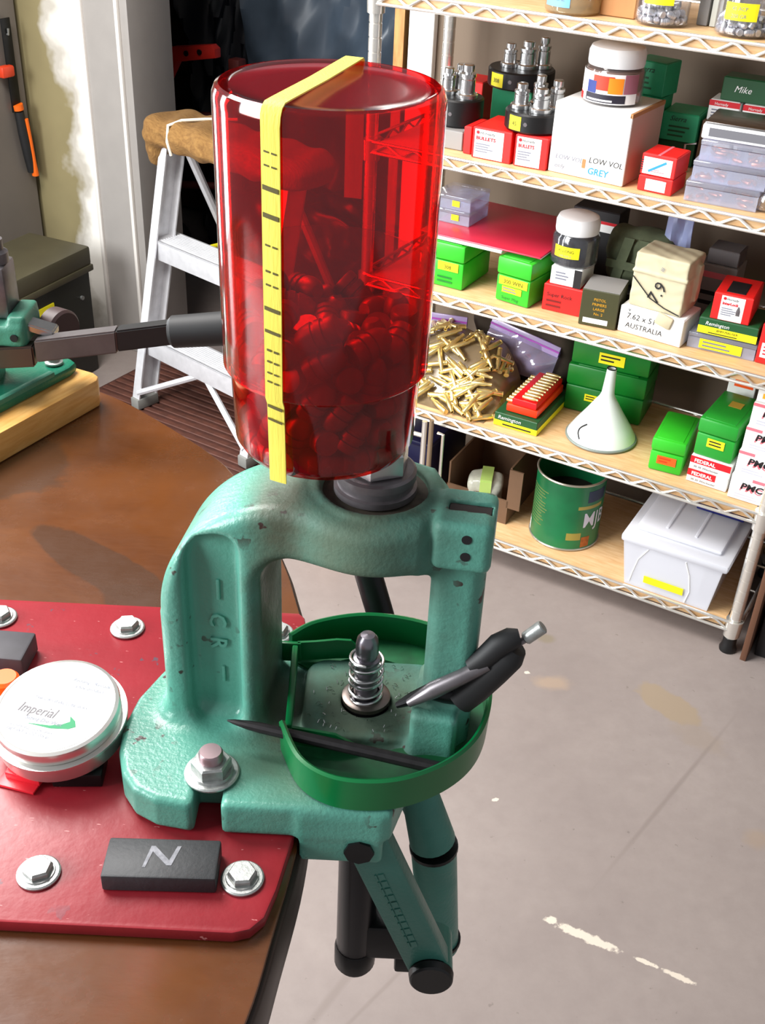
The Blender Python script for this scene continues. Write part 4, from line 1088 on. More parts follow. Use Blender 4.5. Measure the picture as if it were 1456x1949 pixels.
m_can = NT('can_green'); sx = m_can.noise(9, 3)
m_can.link(m_can.mix(m_can.ramp(sx, .3, .7), lin('0d5a34'), lin('127544')), m_can.b.inputs['Base Color']); m_can.b.inputs['Roughness'].default_value = .3
P('wall', MB().lathe([(0, .002), (CR - .002, .002), (CR, .004), (CR, CH - .003), (CR - .001, CH - .003), (CR - .001, .005), (0, .005)], 56), m_can.m, can)
P('rim', MB().tube([(CR * math.cos(a), CR * math.sin(a), CH - .002) for a in [2 * math.pi * i / 56 for i in range(56)]], .0026, 8, True), mat('tin_rim', (.72, .70, .64), .3, .7), can)
P('base_rim', MB().tube([(CR * math.cos(a), CR * math.sin(a), .0028) for a in [2 * math.pi * i / 56 for i in range(56)]], .0026, 8, True), mat('tin_rim', 'x'), can)
P('coffee', MB().lathe([(0, .005), (CR - .0012, .005), (CR - .0012, .10), (0, .11)], 40), mat('coffee_brown', (.09, .05, .04), .8), can)
a0 = R_(-74)
wrap_label(can, CR + .0003,   .106, .114, a0 + .36, a0 + 1.2, mat('gold_print', (.62, .56, .25), .4), 'gold_band')
wrap_text(can, 'MJB', CR + .0006, .060, .052, mat('silver_print', (.80, .80, .86), .4), a0 + .98, .80, .0004)
wrap_label(can, CR + .0004, .028, .046, a0 + .12, a0 + .55, mat('gold_print', 'x'), 'oval_badge'); wrap_label(can, CR + .0005, .008, .034, a0 + .58, a0 + .86, mat('cookie_brown', (.62, .33, .10), .6, 0, .3, 120), 'cup_print')
wrap_label(can, CR + .0004, .122, .150, a0 + .62, a0 + 1.3, mat('can_navy', (.03, .12, .26), .35), 'blue_band')
for i in range(13):
    zz = .130 - i * .0072; wrap_label(can, CR + .0003, zz, zz + .0022, R_(-152), R_(-152) + random.uniform(.55, .80), mat('gold_fine_print', (.40, .46, .24), .5), 'print_line', 8)
wrap_label(can, CR + .0004, .006, .034, R_(-178), R_(-150), M['white'], 'white_panel')
tt = T('storage_tub', 'milky clear plastic storage tub with a lid at the right of the bottom tier', 'tub', SH(.236, -.004, zc + .0005), SY)
w, d, h, th, tp = .178, .26, .112, .002, .014
def tub(x0, y0, x1, y1, z0, X0, Y0, X1, Y1, z1):
    return [(x0, y0, z0), (x1, y0, z0), (x1, y1, z0), (x0, y1, z0), (X0, Y0, z1), (X1, Y0, z1), (X1, Y1, z1), (X0, Y1, z1)]
o_ = tub(0, 0, w, d, 0, -tp, -tp, w + tp, d + tp, h); i_ = tub(th, th, w - th, d - th, th, -tp + th, -tp + th, w + tp - th, d + tp - th, h)
P('bin', MB().add(o_ + i_, [(0, 3, 2, 1), (0, 1, 5, 4), (1, 2, 6, 5), (2, 3, 7, 6), (3, 0, 4, 7), (8, 9, 10, 11), (8, 12, 13, 9), (9, 13, 14, 10), (10, 14, 15, 11), (11, 15, 12, 8), (4, 5, 13, 12), (5, 6, 14, 13), (6, 7, 15, 14), (7, 4, 12, 15)]), M['milky'], tt, smooth=0)
P('lid', MB().box((-tp - .006, -tp - .006, h), (w + tp + .010, d + tp + .006, h + .018), .006), M['milky'], tt)
P('lid_panel', MB().box((.0, .010, h + .0182), (w, d - .01, h + .030), .006), M['milky'], tt)
for x in (.055, .115): P('lid_rib', MB().box((x, .03, h + .0302), (x + .006, d - .04, h + .033), .001), M['milky'], tt)
P('rib', MB().tube([(.118, -.0135, .108), (.130, -.009, .075), (.136, -.004, .035), (.130, -.0012, .004)], .0018, 6), M['white_plastic'], tt)
P('rib', MB().tube([(.040, -.0135, .108), (.022, -.009, .075), (.014, -.004, .035), (.010, -.0012, .010)], .0014, 6), M['white_plastic'], tt)
sl = MB().box((.040, -.0068, .022), (.124, -.0060, .040)); P('sticker', sl.xf(Matrix.Translation((0, .003, 0)) @ Matrix.Rotation(R_(7), 4, 'X')), M['yellow'], tt, smooth=0)
text(tt, 'SLOW FEED BUFFER', (.082, -.0074, .031), .0075, M['ink'], align='CENTER'); P('paper', MB().box((.02, .02, .003), (.15, .022, .085)), M['white'], tt, smooth=0)
b = item('blue_folder', 'dark blue folder lying at the back on the lid of the storage tub', 'folder', 'E', .150, .13, 0, zc + .145); P('cover', MB().box((0, 0, 0), (.10, .13, .010), .002), M['navy'], b)
# dark board leaning at the right end of the rack
bp = T('leaning_panel', 'thin brown edged panel standing against the right end of the rack', 'panel', (.742, 1.768, 0), SY)
P('sheet', MB().box((0, 0, 0), (.012, .36, .85), .001), mat('brown_hardboard', (.42, .28, .20), .7), bp)
bp = T('black_cabinet', 'black box on the floor at the far right beyond the brown panel', 'cabinet', (.775, 1.785, 0), SY)
P('body', MB().box((0.0, .0, .0), (.45, .33, .75), .004), M['black_card'], bp); P('door_panel', MB().box((.02, -.004, .03), (.43, 0.0, .72), .002), M['black'], bp)
# chrome cart at the left front of the rack
ct = T('folding_trolley', 'folded chrome trolley frame leaning on the left end of the rack', 'trolley', SH(.79, -.055, 0), SY)
P('upright', MB().tube([(.085, 0, .01), (.085, 0, .34)], .006, 10), M['chrome'], ct); P('upright', MB().tube([(.099, .004, .012), (.099, .004, .345)], .0055, 10), mat('tan_strip', (.50, .42, .33), .6), ct)
for zz in (.10, .22, .30): P('crossbar', MB().tube([(-.02, 0, zz), (.085, 0, zz + .004)], .005, 10), M['chrome'], ct)
P('side_bracket', MB().tube([(.118, .01, .20), (.125, .01, .20), (.125, .01, .315), (.112, .01, .315)], .0035, 8), M['chrome'], ct)
b = T('blue_bin', 'dark blue plastic bin on the bottom tier at the far left', 'bin', SH(.862, .03, zc + .0005), SY); P('tub', MB().box((0, 0, 0), (.13, .2, .15), .008), mat('dark_navy', (.05, .06, .20), .4), b); P('rim', MB().box((-.004, -.004, .145), (.134, .204, .157), .003), mat('dark_navy', 'x'), b)
b = T('yellow_sack', 'amber yellow sack on the floor at the left end of the rack', 'sack', SH(.83, -.16, 0), SY)
v, f = surface_nets(lambda X, Y, Z: sd_box(X, Y, Z, (-.09, -.03, 0), (.05, .05, .20), .03) + .003 * np.sin(X * 90 + Z * 60), (-.12, -.06, -.01), (.08, .08, .23), .007)
P('sack', raw_mesh([(a, c_, max(c, 0)) for a, c_, c in v], f), mat('amber_sack', (.62, .42, .06), .5, 0, .3, 30), b)

# ================================================================== WORKBENCH
ZT, ZP = 1.022, 1.030         # table top, top of the red plate
def table():
    right = [(-0.049, .285), (-0.0415, .332), (-.0345, .389), (-.034, .45), (-.041, .53), (-.056, .592), (-.066, .625), (-.088, .681), (-.119, .743), (-.142, .772), (-.167, .797), (-.194, .822), (-.222, .846), (-.255, .868), (-.32, .905), (-.42, .935), (-.55, .95)]
    left = [(-.75, .92), (-.92, .82), (-1.02, .64), (-1.04, .45), (-1.0, .26), (-.88, .10), (-.70, .02), (-.45, -.01), (-.28, .02), (-.16, .09), (-.095, .16), (-.068, .22)]
    poly = right + left; n = len(poly); sm = []
    for i in range(n):                                   # Catmull-Rom through the outline
        p0, p1, p2, p3 = (Vector(poly[(i + k) % n]) for k in (-1, 0, 1, 2))
        for j in range(5):
            t = j / 5; sm.append(tuple(0.5 * ((2 * p1) + (p2 - p0) * t + (2 * p0 - 5 * p1 + 4 * p2 - p3) * t * t + (3 * p1 - p0 - 3 * p2 + p3) * t ** 3)))
    t = T('work_table', 'round ended brown varnished wooden table carrying the two presses', 'table', (0, 0, 0))
    m = NT('worn_varnish')
    f = m.noise(5, 6, 0.65, (1, 1.6, 1), 0.5)
    c = m.mix(m.ramp(f, 0.3, 0.72), lin('552f17'), lin('73421c'))
    c = m.mix(m.math('MULTIPLY', m.ramp(m.noise(70, 3, .6, (1, 5, 1)), .4, .8), .35), c, lin('6a3f22'))
    dk = lin('4f3321')
    c = m.stain(c, (-.188, .612), .078, .017, R_(-38), dk, .92, .38, 22, .06)
    c = m.stain(c, (-.150, .575), .035, .016, R_(-20), dk, .9, .4, 26, .06)
    c = m.stain(c, (-.300, .735), .055, .050, 0, dk, .9, .5, 24, .06)
    c = m.stain(c, (-.120, .42), .05, .04, 0, dk, .6, .6, 20, .3)
    m.link(c, m.b.inputs['Base Color'])
    rg = m.ramp(m.noise(16, 5, .7), .35, .7)
    mr = m.new('ShaderNodeMapRange'); m.link(rg, mr.inputs[0]); m.b.inputs['Specular IOR Level'].default_value = 1.0; mr.inputs[3].default_value = .20; mr.inputs[4].default_value = .32; m.link(mr.outputs[0], m.b.inputs['Roughness'])
    m.bump(m.noise(60, 4, .6, (1, 3, 1)), .10)
    P('table_top', MB().prism(sm, ZT - .0034, ZT, .0012), m.m, t)
    P('edge_band', MB().prism([(x + (.0025 if x > -.3 else 0), y) for x, y in sm], ZT - .040, ZT - .0035, .002), mat('dark_edge', (.17, .10, .07), .45, 0, .2, 30), t)
    P('apron', MB().prism([(x * .93 - .035, (y - .46) * .90 + .46) for x, y in sm], ZT - .10, ZT - .0402, 0), mat('dark_wood', (.26, .15, .09), .5, 0, .2, 20), t)
    for x, y in ((-.28, .20), (-.28, .72), (-.80, .20), (-.80, .72)):
        P('leg', MB().tube([(x, y, ZT - .10), (x, y, .25), (x, y, 0)], [.035, .030, .022], 16), mat('dark_wood', 'x'), t)
table()

# red mounting plate
PLY0, PLY1, PLX = .322, .562, -.043
mp = NT('red_plate_paint')
c = mp.mix(mp.ramp(mp.noise(14, 4), .3, .7), lin('861a24'), lin('9b242e'))
c = mp.mix(mp.math('MULTIPLY', mp.ramp(mp.noise(95, 3), .655, .685), mp.ramp(mp.noise(13, 3), .47, .56)), c, lin('5b4550'))
c = mp.mix(mp.math('MULTIPLY', mp.ramp(mp.noise(150, 3, .5, (1, 4, 1)), .72, .74), .8), c, lin('d58e8c'))
mp.link(c, mp.b.inputs['Base Color']); mp.b.inputs['Roughness'].default_value = .34; mp.bump(mp.noise(120, 3), .15)
pl = T('mounting_plate', 'red painted steel plate bolted flat on the table under the green press', 'plate', (0, 0, ZT))
P('plate', MB().prism([(-.52, .328), (-.24, .3245), (-.060, .3245), (-.052, .327), (-.046, .334), (-.042, .350), (-.0368, .383), (-.0368, .44), (-.043, .54), (-.046, .558), (-.050, .5625), (-.52, .5615)], .0004, ZP - ZT, .0016), mp.m, pl)


def hexbolt(label, x, y, wr=.0105, hr=.0070, hh=.0062, rot=0.0, z=ZP):
    b = T('hex_bolt', label, 'bolt', (x, y, z + .0002), R_(rot))
    P('washer', MB().lathe([(.003, 0), (wr - .0006, 0), (wr, .0005), (wr, .0013), (wr - .0008, .0019), (.003, .0019)], 32), M['zinc'], b)
    P('head', MB().lathe([(0, .0019), (hr * .98, .0019), (hr * 1.03, .0030), (hr * 1.03, hh - .0012), (hr * .90, hh), (0, hh)], 6).lathe([(0, .0018), (hr * 1.18, .0018), (hr * 1.12, .0026), (0, .0028)], 24), M['zinc'], b, smooth=20)
    return b


hexbolt('zinc hex bolt through the back of the red plate, left of the press column', -.1545, .538, rot=10)
hexbolt('zinc hex bolt at the front left of the red plate', -.1570, .352, rot=24)
hexbolt('zinc hex bolt at the front right of the red plate beside the black magnet', -.0590, .3545, rot=8)
hexbolt('zinc hex bolt at the back of the red plate half hidden behind the press column', -.0620, .540, rot=14)
hexbolt('zinc hex bolt at the back of the red plate cut by the left photo edge', -.2350, .542, rot=0)

# magnets, tin, scraps
m_mag = mat('black_ferrite', (.165, .17, .18), .55, 0, .12, 150, .15, 400)
mg = T('bar_magnet', 'black bar magnet chalked with a white N at the front of the red plate', 'magnet', (-.0978, .3565, ZP + .0003), R_(1.5))
P('bar', MB().box((-.0272, -.0118, 0), (.0272, .0118, .0105), .0012), m_mag, mg)
P('chalk_letter', MB().prism([(-.0085, -.006), (-.0070, -.006), (-.0048, .0035), (.0030, -.0045), (.0052, -.0045), (.0085, .0070), (.0066, .0070), (.0038, -.0015), (-.0040, .0068), (-.0060, .0068)], .0105, .0107, 0), mat('chalk_mark', (.52, .52, .54), .9, 0, .25, 400), mg, smooth=0)
sl_ = T('dark_slab', 'dark grey slab lying behind the tin at the left edge of the red plate', 'slab', (-.222, .503, ZP + .0003), R_(-3))
P('slab', MB().box((-.028, -.013, 0), (.0185, .0125, .0135), .0015), mat('grey_slab', (.26, .25, .27), .6, 0, .12, 100), sl_)
s2 = T('dark_slab', 'small black block under the front of the round tin', 'slab', (-.153, .4165, ZP + .0003), R_(4))
P('slab', MB().box((-.013, -.009, 0), (.013, .009, .0088), .001), M['gun'], s2)
sr = T('red_scrap', 'translucent red plastic scrap under the left of the round tin', 'scrap', (-.182, .412, ZP + .0003), R_(-14))
P('scrap', MB().box((-.011, -.009, 0), (.011, .010, .0016), .0004).box((-.008, -.004, .0016), (.012, .010, .0060), .0006), mat('red_scrap', (.85, .15, .20), .3), sr)
oc = T('orange_cap', 'orange plastic cap at the left photo edge beside the dark slab', 'cap', (-.2075, .470, ZP + .0003))
P('cap', MB().lathe([(0, 0), (.008, 0), (.008, .016), (.0065, .018), (0, .018)], 20), mat('orange_plastic', (1.0, .40, .05), .4), oc)

TR = .0345
tin = T('round_tin', 'round silver wax tin with white label lid tilted on the red plate', 'tin', (-.1655, .436, ZP + .0122), 0, None, Euler((R_(7.5), R_(-3.0), 0)))
m_tin = mat('satin_tin', (.86, .85, .83), .30, .9)
P('body', MB().lathe([(0, .0), (TR - .002, 0), (TR - .0002, .0015), (TR, .003), (TR, .0105), (TR + .0012, .0112), (TR + .0012, .0125), (TR - .0022, .0130), (0, .013)], 64), m_tin, tin)
P('lid', MB().lathe([(TR - .0028, .0130), (TR - .0018, .0132), (TR - .0014, .0185), (TR - .0020, .0205), (TR - .0038, .0211), (TR - .0052, .0206), (0, .0206)], 64), m_tin, tin)
P('paper_label', MB().lathe([(0, .02062), (TR - .0056, .02062), (TR - .0056, .0208), (0, .0208)], 64), mat('tin_label_white', (.93, .93, .92), .6, spec=.3), tin)
g_ = R_(-15)
def tt_(s, x, y, size, m, **k):
    a = Matrix.Rotation(g_, 3, 'Z') @ Vector((x, y, 0)); text(tin, s, (a.x, a.y, .0210), size, m, face='T', spin=g_, **k)
tt_('Imperial', -.0190, -.0080, .0088, mat('label_ink', (.30, .27, .30), .5), shear=.25, sx=.75)
tt_('Sizing Die Wax', -.0120, -.0117, .0034, M['grey_ink'], shear=.2)
tt_('THE ORIGINAL LUBE WAX', -.0140, .0018, .0026, M['grey_ink']); tt_('Redding - Reloading', .0000, .0180, .0030, M['grey_ink'], shear=.2); tt_('a fine product', .003, .0140, .0030, M['grey_ink'], shear=.2)
tt_('NET WT. 2 OZ. (56 g)', -.018, -.0205, .0026, M['grey_ink']); tt_('RICHMOND IN VIRGINIA', -.0175, -.0178, .0022, M['grey_ink'])
sw_ = [(-.0100, -.0142), (.004, -.0142), (.0135, -.0120), (.0165, -.0098), (.0145, -.0065), (.0105, -.0042), (.0120, -.0075), (.0090, -.0100), (.003, -.0125)]
P('green_flash', MB().prism([tuple((Matrix.Rotation(g_, 3, 'Z') @ Vector((x, y, 0))).xy) for x, y in sw_], .0208, .02095, 0), mat('label_green', (.05, .52, .32), .6), tin, smooth=0)

# ================================================================== GREEN PRESS
AX, AY = -.004, .456                                     # ram axis
TH = R_(-8.0); CT, ST_ = math.cos(TH), math.sin(TH)
m_press = paint_mat('press_paint', '559584', .635, [((.0, -.004, 0), .036, .040, '333d2f', .95), ((-.030, -.045, 0), .040, .022, '63705a', .6), ((-.045, -.005, 0), .014, .03, '4a4634', .8), ((-.02, .01, 0), .10, .012, '6b8a74', .25)])


def press_sd(X, Y, Z):
    U = X * CT + Y * ST_; D = -X * ST_ + Y * CT          # along the frame, away from the viewer
    # frame outline in (U, Z)
    outer = sd_rect(U, Z, (-.1045, -.03), (.0575, .1635), .020)
    cr = np.hypot(np.minimum(U + .0315, 0), np.maximum(Z - .0910, 0)) - .0725      # big round shoulder at top left
    outer = np.where((U < -.0315) & (Z > .0910), np.maximum(outer, cr), outer)
    win = sd_rect(U, Z - .11 * (U + .008), (-.0515, .010), (.0315, .1365), .016)
    prof = smax(outer, -win, .006)
    s_ = np.clip((U - .026) / .007, 0, 1); dep = .0275 - .0145 * s_; dc = -.002 - .0060 * s_
    q0 = prof + .0075; q1 = np.abs(D - dc) - (dep - .0075)
    fr = np.minimum(np.maximum(q0, q1), 0) + np.sqrt(np.maximum(q0, 0) ** 2 + np.maximum(q1, 0) ** 2) - .0075
    fr = np.maximum(fr, -Z)
    # boss around the die and its rim
    R = np.sqrt(X * X + Y * Y)
    boss = sd_ext(R - .0385, Z, .1360, .1620, .006)
    d = smin(fr, boss, .010)
    d = smin(d, sd_ext(R - .0300, Z, .148, .1658, .0016), .002)
    d = smax(d, -sd_ext(R - .0258, Z, .1615, .19), .0012)
    # recessed panel on the left column
    pan = sd_rect(U, Z, (-.0895, .012), (-.0625, .1460), .0125)
    pan = smax(pan, ((-.075 - U) * .55 + (Z - .1315) * .83) - .010, .01)
    d = smax(d, -sd_ext(pan, D, -.06, -.0190, .0045), .006)
    # clamp block with slot
    d = smin(d, sd_box(U, D, Z, (.0315, -.0300, .1415), (.0595, .0040, .1680), .0040), .003)
    d = smax(d, -sd_box(U, D, Z, (.0370, -.0165, .146), (.0572, -.0085, .19), .0003), .0004)
    # foot block of the right column
    d = smin(d, sd_box(U, D, Z, (.0275, -.0315, .0), (.0520, .012, .0500), .0035), .004)
    # base
    poly = [(-.086, -.075), (-.102, -.0725), (-.114, -.066), (-.122, -.055), (-.127, -.040), (-.1285, -.022), (-.125, .000), (-.116, .022), (-.103, .040), (-.086, .050), (-.05, .054), (.0, .050), (.020, .045), (.034, .03), (.036, 0), (.030, -.03), (.016, -.0745), (.012, -.075), (-.04, -.075)]
    base = sd_ext(sd_poly(X[:, :, 0], Y[:, :, 0], poly)[:, :, None] + 0 * Z, Z, .0003, .0215, .0035)
    base = smax(base, -np.maximum(np.maximum(np.abs(X + .076) - .0068, Y + .056), -.5), .003)
    d = smin(d, base, .011)
    d = smin(d, sd_ext(sd_rect(X, Y, (-.034, -.030), (.040, .032), .012), Z, .0, .0275, .002), .003)
    # hanging flange beyond the table edge
    fl = sd_box(X, Y, Z, (-.0315, -.0755, -.0165), (.0125, -.058, .018), .003)
    d = smin(d, fl, .004)
    d = smin(d, sd_box(X, Y, Z, (-.0310, .035, -.0165), (.0125, .050, .018), .003), .004)
    d = smin(d, sd_ext(R - .0215, Z, -.040, .01, .003), .004)
    d = smax(d, -sd_ext(R - .0135, Z, -.06, .06), .0015)
    # keep what lies over the plate above it
    over = np.where(X < -.0305, -(Z - .0003), -1.0)
    return np.maximum(d, over)


pr = T('reloading_press', 'green cast iron reloading press bolted to the red plate, bottle on top', 'press', (AX, AY, ZP))
v, f = surface_nets(press_sd, (-.136, -.084, -.046), (.066, .064, .1745), .00125)
P('frame', raw_mesh(v, f), m_press, pr)
fm = Matrix.Rotation(TH, 4, 'Z')
# cast letters down the recessed panel
m_let = m_press
yp = -.0193
def cast(s, u, z, size, spin, sx=1.0):
    me = text_me(s, size, 'CENTER', 0, .0009, .0002)
    me.transform(fm @ Matrix.Translation((u, yp, z)) @ Matrix.Rotation(R_(90), 4, 'X') @ Matrix.Rotation(spin, 4, 'Z') @ Matrix.Diagonal((sx, 1, 1, 1)))
    P('cast_letter', me, m_let, pr)
def bar(u, z0, z1):
    P('cast_letter', MB().box((u - .0009, yp - .0009, z0), (u + .0009, yp + .0012, z1), .0004).xf(fm), m_let, pr)
bar(-.0745, .0985, .1110)
cast('C', -.0795, .0850, .0125, R_(-90)); cast('R', -.0795, .0700, .0125, R_(-90))
bar(-.0735, .0440, .0545)
for z in (.1610, .1515):
    P('screw_hole', MB().cyl((.0475, -.0303, z), (.0475, -.0270, z), .0024, seg=16).xf(fm), M['ink'], pr)
P('slot_shade_fill', MB().box((.0373, -.0162, .1461), (.0569, -.0088, .1664)).xf(fm), mat('slot_shade', (.16, .12, .11), .8), pr, smooth=0)  # dark filler added in the clamp slot, its colour stands for the shade inside
P('bushing', MB().lathe([(.011, .152), (.0180, .152), (.0180, .1630), (.0200, .1636), (.0200, .1668), (.0184, .1674), (.0184, .1706), (.0194, .1712), (.0194, .1750), (.0180, .1760), (.011, .1760)], 48), M['dark_steel'], pr)
P('grime_ring', MB().lathe([(.0181, .1616), (.0256, .1616), (.0256, .1622), (.0181, .1624)], 40), mat('grime', (.24, .21, .17), .8, 0, .3, 200), pr)
P('lock_nut', MB().lathe([(.009, .1761), (.0150, .1761), (.0160, .1768), (.0160, .1872), (.0150, .1882), (.009, .1882)], 6).xf(Matrix.Rotation(R_(22), 4, 'Z')), M['steel'], pr, smooth=20, label='bright hexagonal lock nut of the die')
P('die_body', MB().lathe([(0, .158), (.0105, .158), (.0105, .1886), (0, .1886)], 32), M['steel'], pr)
# ram
P('ram', MB().lathe([(0, -.196), (.0118, -.196), (.0124, -.194), (.0124, .0285), (.0118, .0295), (.0085, .0295), (.0085, .026), (0, .026)], 32), mat('ram_steel', (.20, .20, .21), .30, .9), pr)
P('ram_collar', MB().lathe([(.0088, .0280), (.0132, .0280), (.0132, .0305), (.0116, .0312), (.0088, .0312)], 32), mat('worn_steel', (.50, .46, .44), .38, 1.0, .2, 80), pr)
P('ram_end_cap', MB().lathe([(0, -.206), (.0118, -.206), (.0134, -.203), (.0134, -.188), (.0126, -.186), (0, -.186)], 28), M['gun'], pr)
# toggle linkage
m_link = paint_mat('link_paint', '3f7f72', .70, [((.03, -.06, 0), .02, .02, '3f5f55', .3)])
def link(a, b, r0, r1, y0, y1):
    a, b = Vector(a), Vector(b); dr = (b - a).normalized(); n = Vector((-dr.y, dr.x)); pts = []
    for i in range(13): g = math.pi / 2 + math.pi * i / 12; pts.append(a + (dr * math.cos(g) + n * math.sin(g)) * r0)
    for i in range(13): g = -math.pi / 2 + math.pi * i / 12; pts.append(b + (dr * math.cos(g) + n * math.sin(g)) * r1)
    return MB().prism([tuple(p) for p in pts], y0, y1, .0018, Matrix.Rotation(R_(90), 4, 'X'))
# prism extrudes along -y after the turn: y0..y1 -> -y0..-y1
l1 = P('link_arm', link((.0045, -.010), (.0435, -.1135), .0115, .0120, .0560, .0690), m_link, pr)
for i in range(11):
    t_ = .22 + .052 * i; x = .0045 + .0385 * t_; z = -.010 - .1055 * t_
    P('cast_mark', MB().box((-.0016, -.0696, -.0022), (.0016, -.0688, .0022)).box((-.0034, -.0696, -.0022), (-.0024, -.0688, .0022)).xf(Matrix.Translation((x, 0, z)) @ Matrix.Rotation(R_(-20), 4, 'Y')), m_link, l1, smooth=0)
P('link_arm', link((.0045, -.010), (.0430, -.1155), .0115, .0110, -.048, -.036), m_link, pr)
P('pivot_bolt', MB().cyl((.0005, -.0745, -.0065), (.0005, -.0772, -.0065), .0078, seg=8), M['gun'], pr)
P('lower_pin', MB().cyl((.0440, -.0690, -.1135), (.0440, -.0750, -.1135), .0128, .0122, 32, .001), M['black'], pr)
P('pin_boss', MB().cyl((.0440, -.0690, -.1135), (.0440, -.0440, -.1135), .0124, seg=28), m_link, pr)
P('toggle_block', MB().box((.000, -.010, -.189), (.052, .010, -.157), .003), M['gun'], pr)
P('toggle_block', MB().box((.026, -.008, -.2045), (.050, .008, -.1885), .002), M['gun'], pr)
P('handle_socket', MB().cyl((.055, .002, -.188), (.0445, .0, -.088), .0125, .0140, 28, .002), m_link, pr)
P('socket_ring', MB().cyl((.0548, .002, -.181), (.0546, .002, -.1785), .0135, seg=28), M['gun'], pr); P('socket_ring', MB().cyl((.0449, .0, -.0905), (.0446, .0, -.088), .0148, seg=28), M['gun'], pr)
P('upper_socket', MB().cyl((.0442, .0, -.086), (.030, .0, -.030), .0140, .0100, 24, .003), m_link, pr)
# handle leaning up behind the frame
P('handle', MB().tube([(.030, .062, -.060), (.012, .080, .0), (-.009, .096, .064), (-.030, .116, .150), (-.034, .120, .168)], .0085, 16), M['gun'], pr)
# catch tray
def tray():
    pts = [(-.047, .420), (-.036, .396), (-.020, .384), (.0, .3815), (.020, .386), (.040, .3985), (.054, .416), (.0615, .440), (.0615, .466), (.050, .492), (.026, .5075), (-.006, .512), (-.035, .503), (-.049, .490)]
    q = [(x - AX, y - AY) for x, y in pts]; sm = []; n = len(q)
    for i in range(n - 1):
        p0, p1, p2, p3 = (Vector(q[min(max(i + k, 0), n - 1)]) for k in (-1, 0, 1, 2))
        for j in range(6):
            t = j / 6; sm.append(0.5 * ((2 * p1) + (p2 - p0) * t + (2 * p0 - 5 * p1 + 4 * p2 - p3) * t * t + (3 * p1 - p0 - 3 * p2 + p3) * t ** 3))
    sm.append(Vector(q[-1]))
    b = bmesh.new(); rows = []
    N = len(sm)
    for i, p in enumerate(sm):
        a = sm[max(i - 1, 0)]; c_ = sm[min(i + 1, N - 1)]; tn = (c_ - a).normalized(); nn = Vector((tn.y, -tn.x))   # outward
        o2 = p - nn * .0; i2 = p - nn * .0022
        cur = [(*o2, .0225), (*(o2 + nn * .0004), .0335), (*(o2 + nn * .0008), .0425), (*(p + nn * .0004 - nn * .0012), .0434), (*i2, .0425), (*i2, .0250)]
        rows.append([b.verts.new(v_) for v_ in cur])
    for i in range(N - 1):
        for k in range(5): b.faces.new((rows[i][k], rows[i + 1][k], rows[i + 1][k + 1], rows[i][k + 1]))
        b.faces.new((rows[i][5], rows[i + 1][5], rows[i + 1][0], rows[i][0]))
    b.faces.new(rows[0][::-1]); b.faces.new(rows[-1])
    t = T('catch_tray', 'green plastic catch tray clipped around the ram of the press', 'tray', (AX, AY, ZP))
    P('rim_wall', MB().bm(b), M['tray_green'], t, smooth=50)
    fl = [tuple(p * .975) for p in sm]
    hole = [(.0300, -.0310), (.0530, -.0330), (.0530, .020), (.040, .034), (-.034, .034), (-.036, -.026), (-.010, -.0345)]
    # floor of the tray: a ring between the wall and the raised ram platform
    pl_ = MB(); m_ = len(fl)
    import bisect
    inner = []
    for p in fl:
        a = math.atan2(p[1], p[0]); r = 1.0
        L = .0445 if abs(a) < .9 else .0385
        inner.append((L * math.cos(a) * (1.12 if math.cos(a) > .5 else .95), L * math.sin(a) * .98))
    for z in (.0228, .0246): pl_.v += [(x, y, z) for x, y in fl] + [(x, y, z) for x, y in inner]
    for i in range(m_ - 1):
        for o_2, fl_ in ((0, True), (2 * m_, False)):
            qd = (o_2 + i, o_2 + i + 1, o_2 + m_ + i + 1, o_2 + m_ + i); pl_.f.append(qd[::-1] if fl_ else qd)
        pl_.f.append((m_ + i, m_ + i + 1, 3 * m_ + i + 1, 3 * m_ + i)); pl_.f.append((i + 1, i, 2 * m_ + i, 2 * m_ + i + 1))
    P('floor_ring', pl_, mat('dirty_tray_green', (.06, .36, .20), .5, 0, .35, 60), t)
    # inner fence: left cross bar and the two short wings
    P('cross_bar', MB().box((-.0420, -.034, .0285), (-.0385, .030, .0395), .001).xf(Matrix.Rotation(R_(2), 4, 'Z')), M['tray_green'], t)
    P('wing', MB().sheet([[Vector((x, y, z)) for z in (.0270, zt)] for x, y, zt in ((-.0400, .0295, .0400), (-.030, .0310, .0400), (-.018, .0330, .0405), (-.010, .0335, .0400), (-.003, .0345, .0310))], .0016), M['tray_green'], t)
    P('wing', MB().sheet([[Vector((x, y, z)) for z in (.0240, zt)] for x, y, zt in ((-.0400, -.0340, .0370), (-.028, -.0350, .0360), (-.015, -.0362, .0350), (-.005, -.0375, .0300), (.001, -.0380, .026))], .0016), M['tray_green'], t)
    P('link_bar', MB().box((-.0515, .0285, .0270), (-.0380, .0310, .0400), .0006), M['tray_green'], t)
    P('spout', MB().prism([(.012, -.063), (.046, -.040), (.058, -.020), (.060, -.004), (.040, -.004), (.018, -.040)], .0065, .0222, .001), mat('spout_green', (.01, .33, .17), .35), t)
tray()
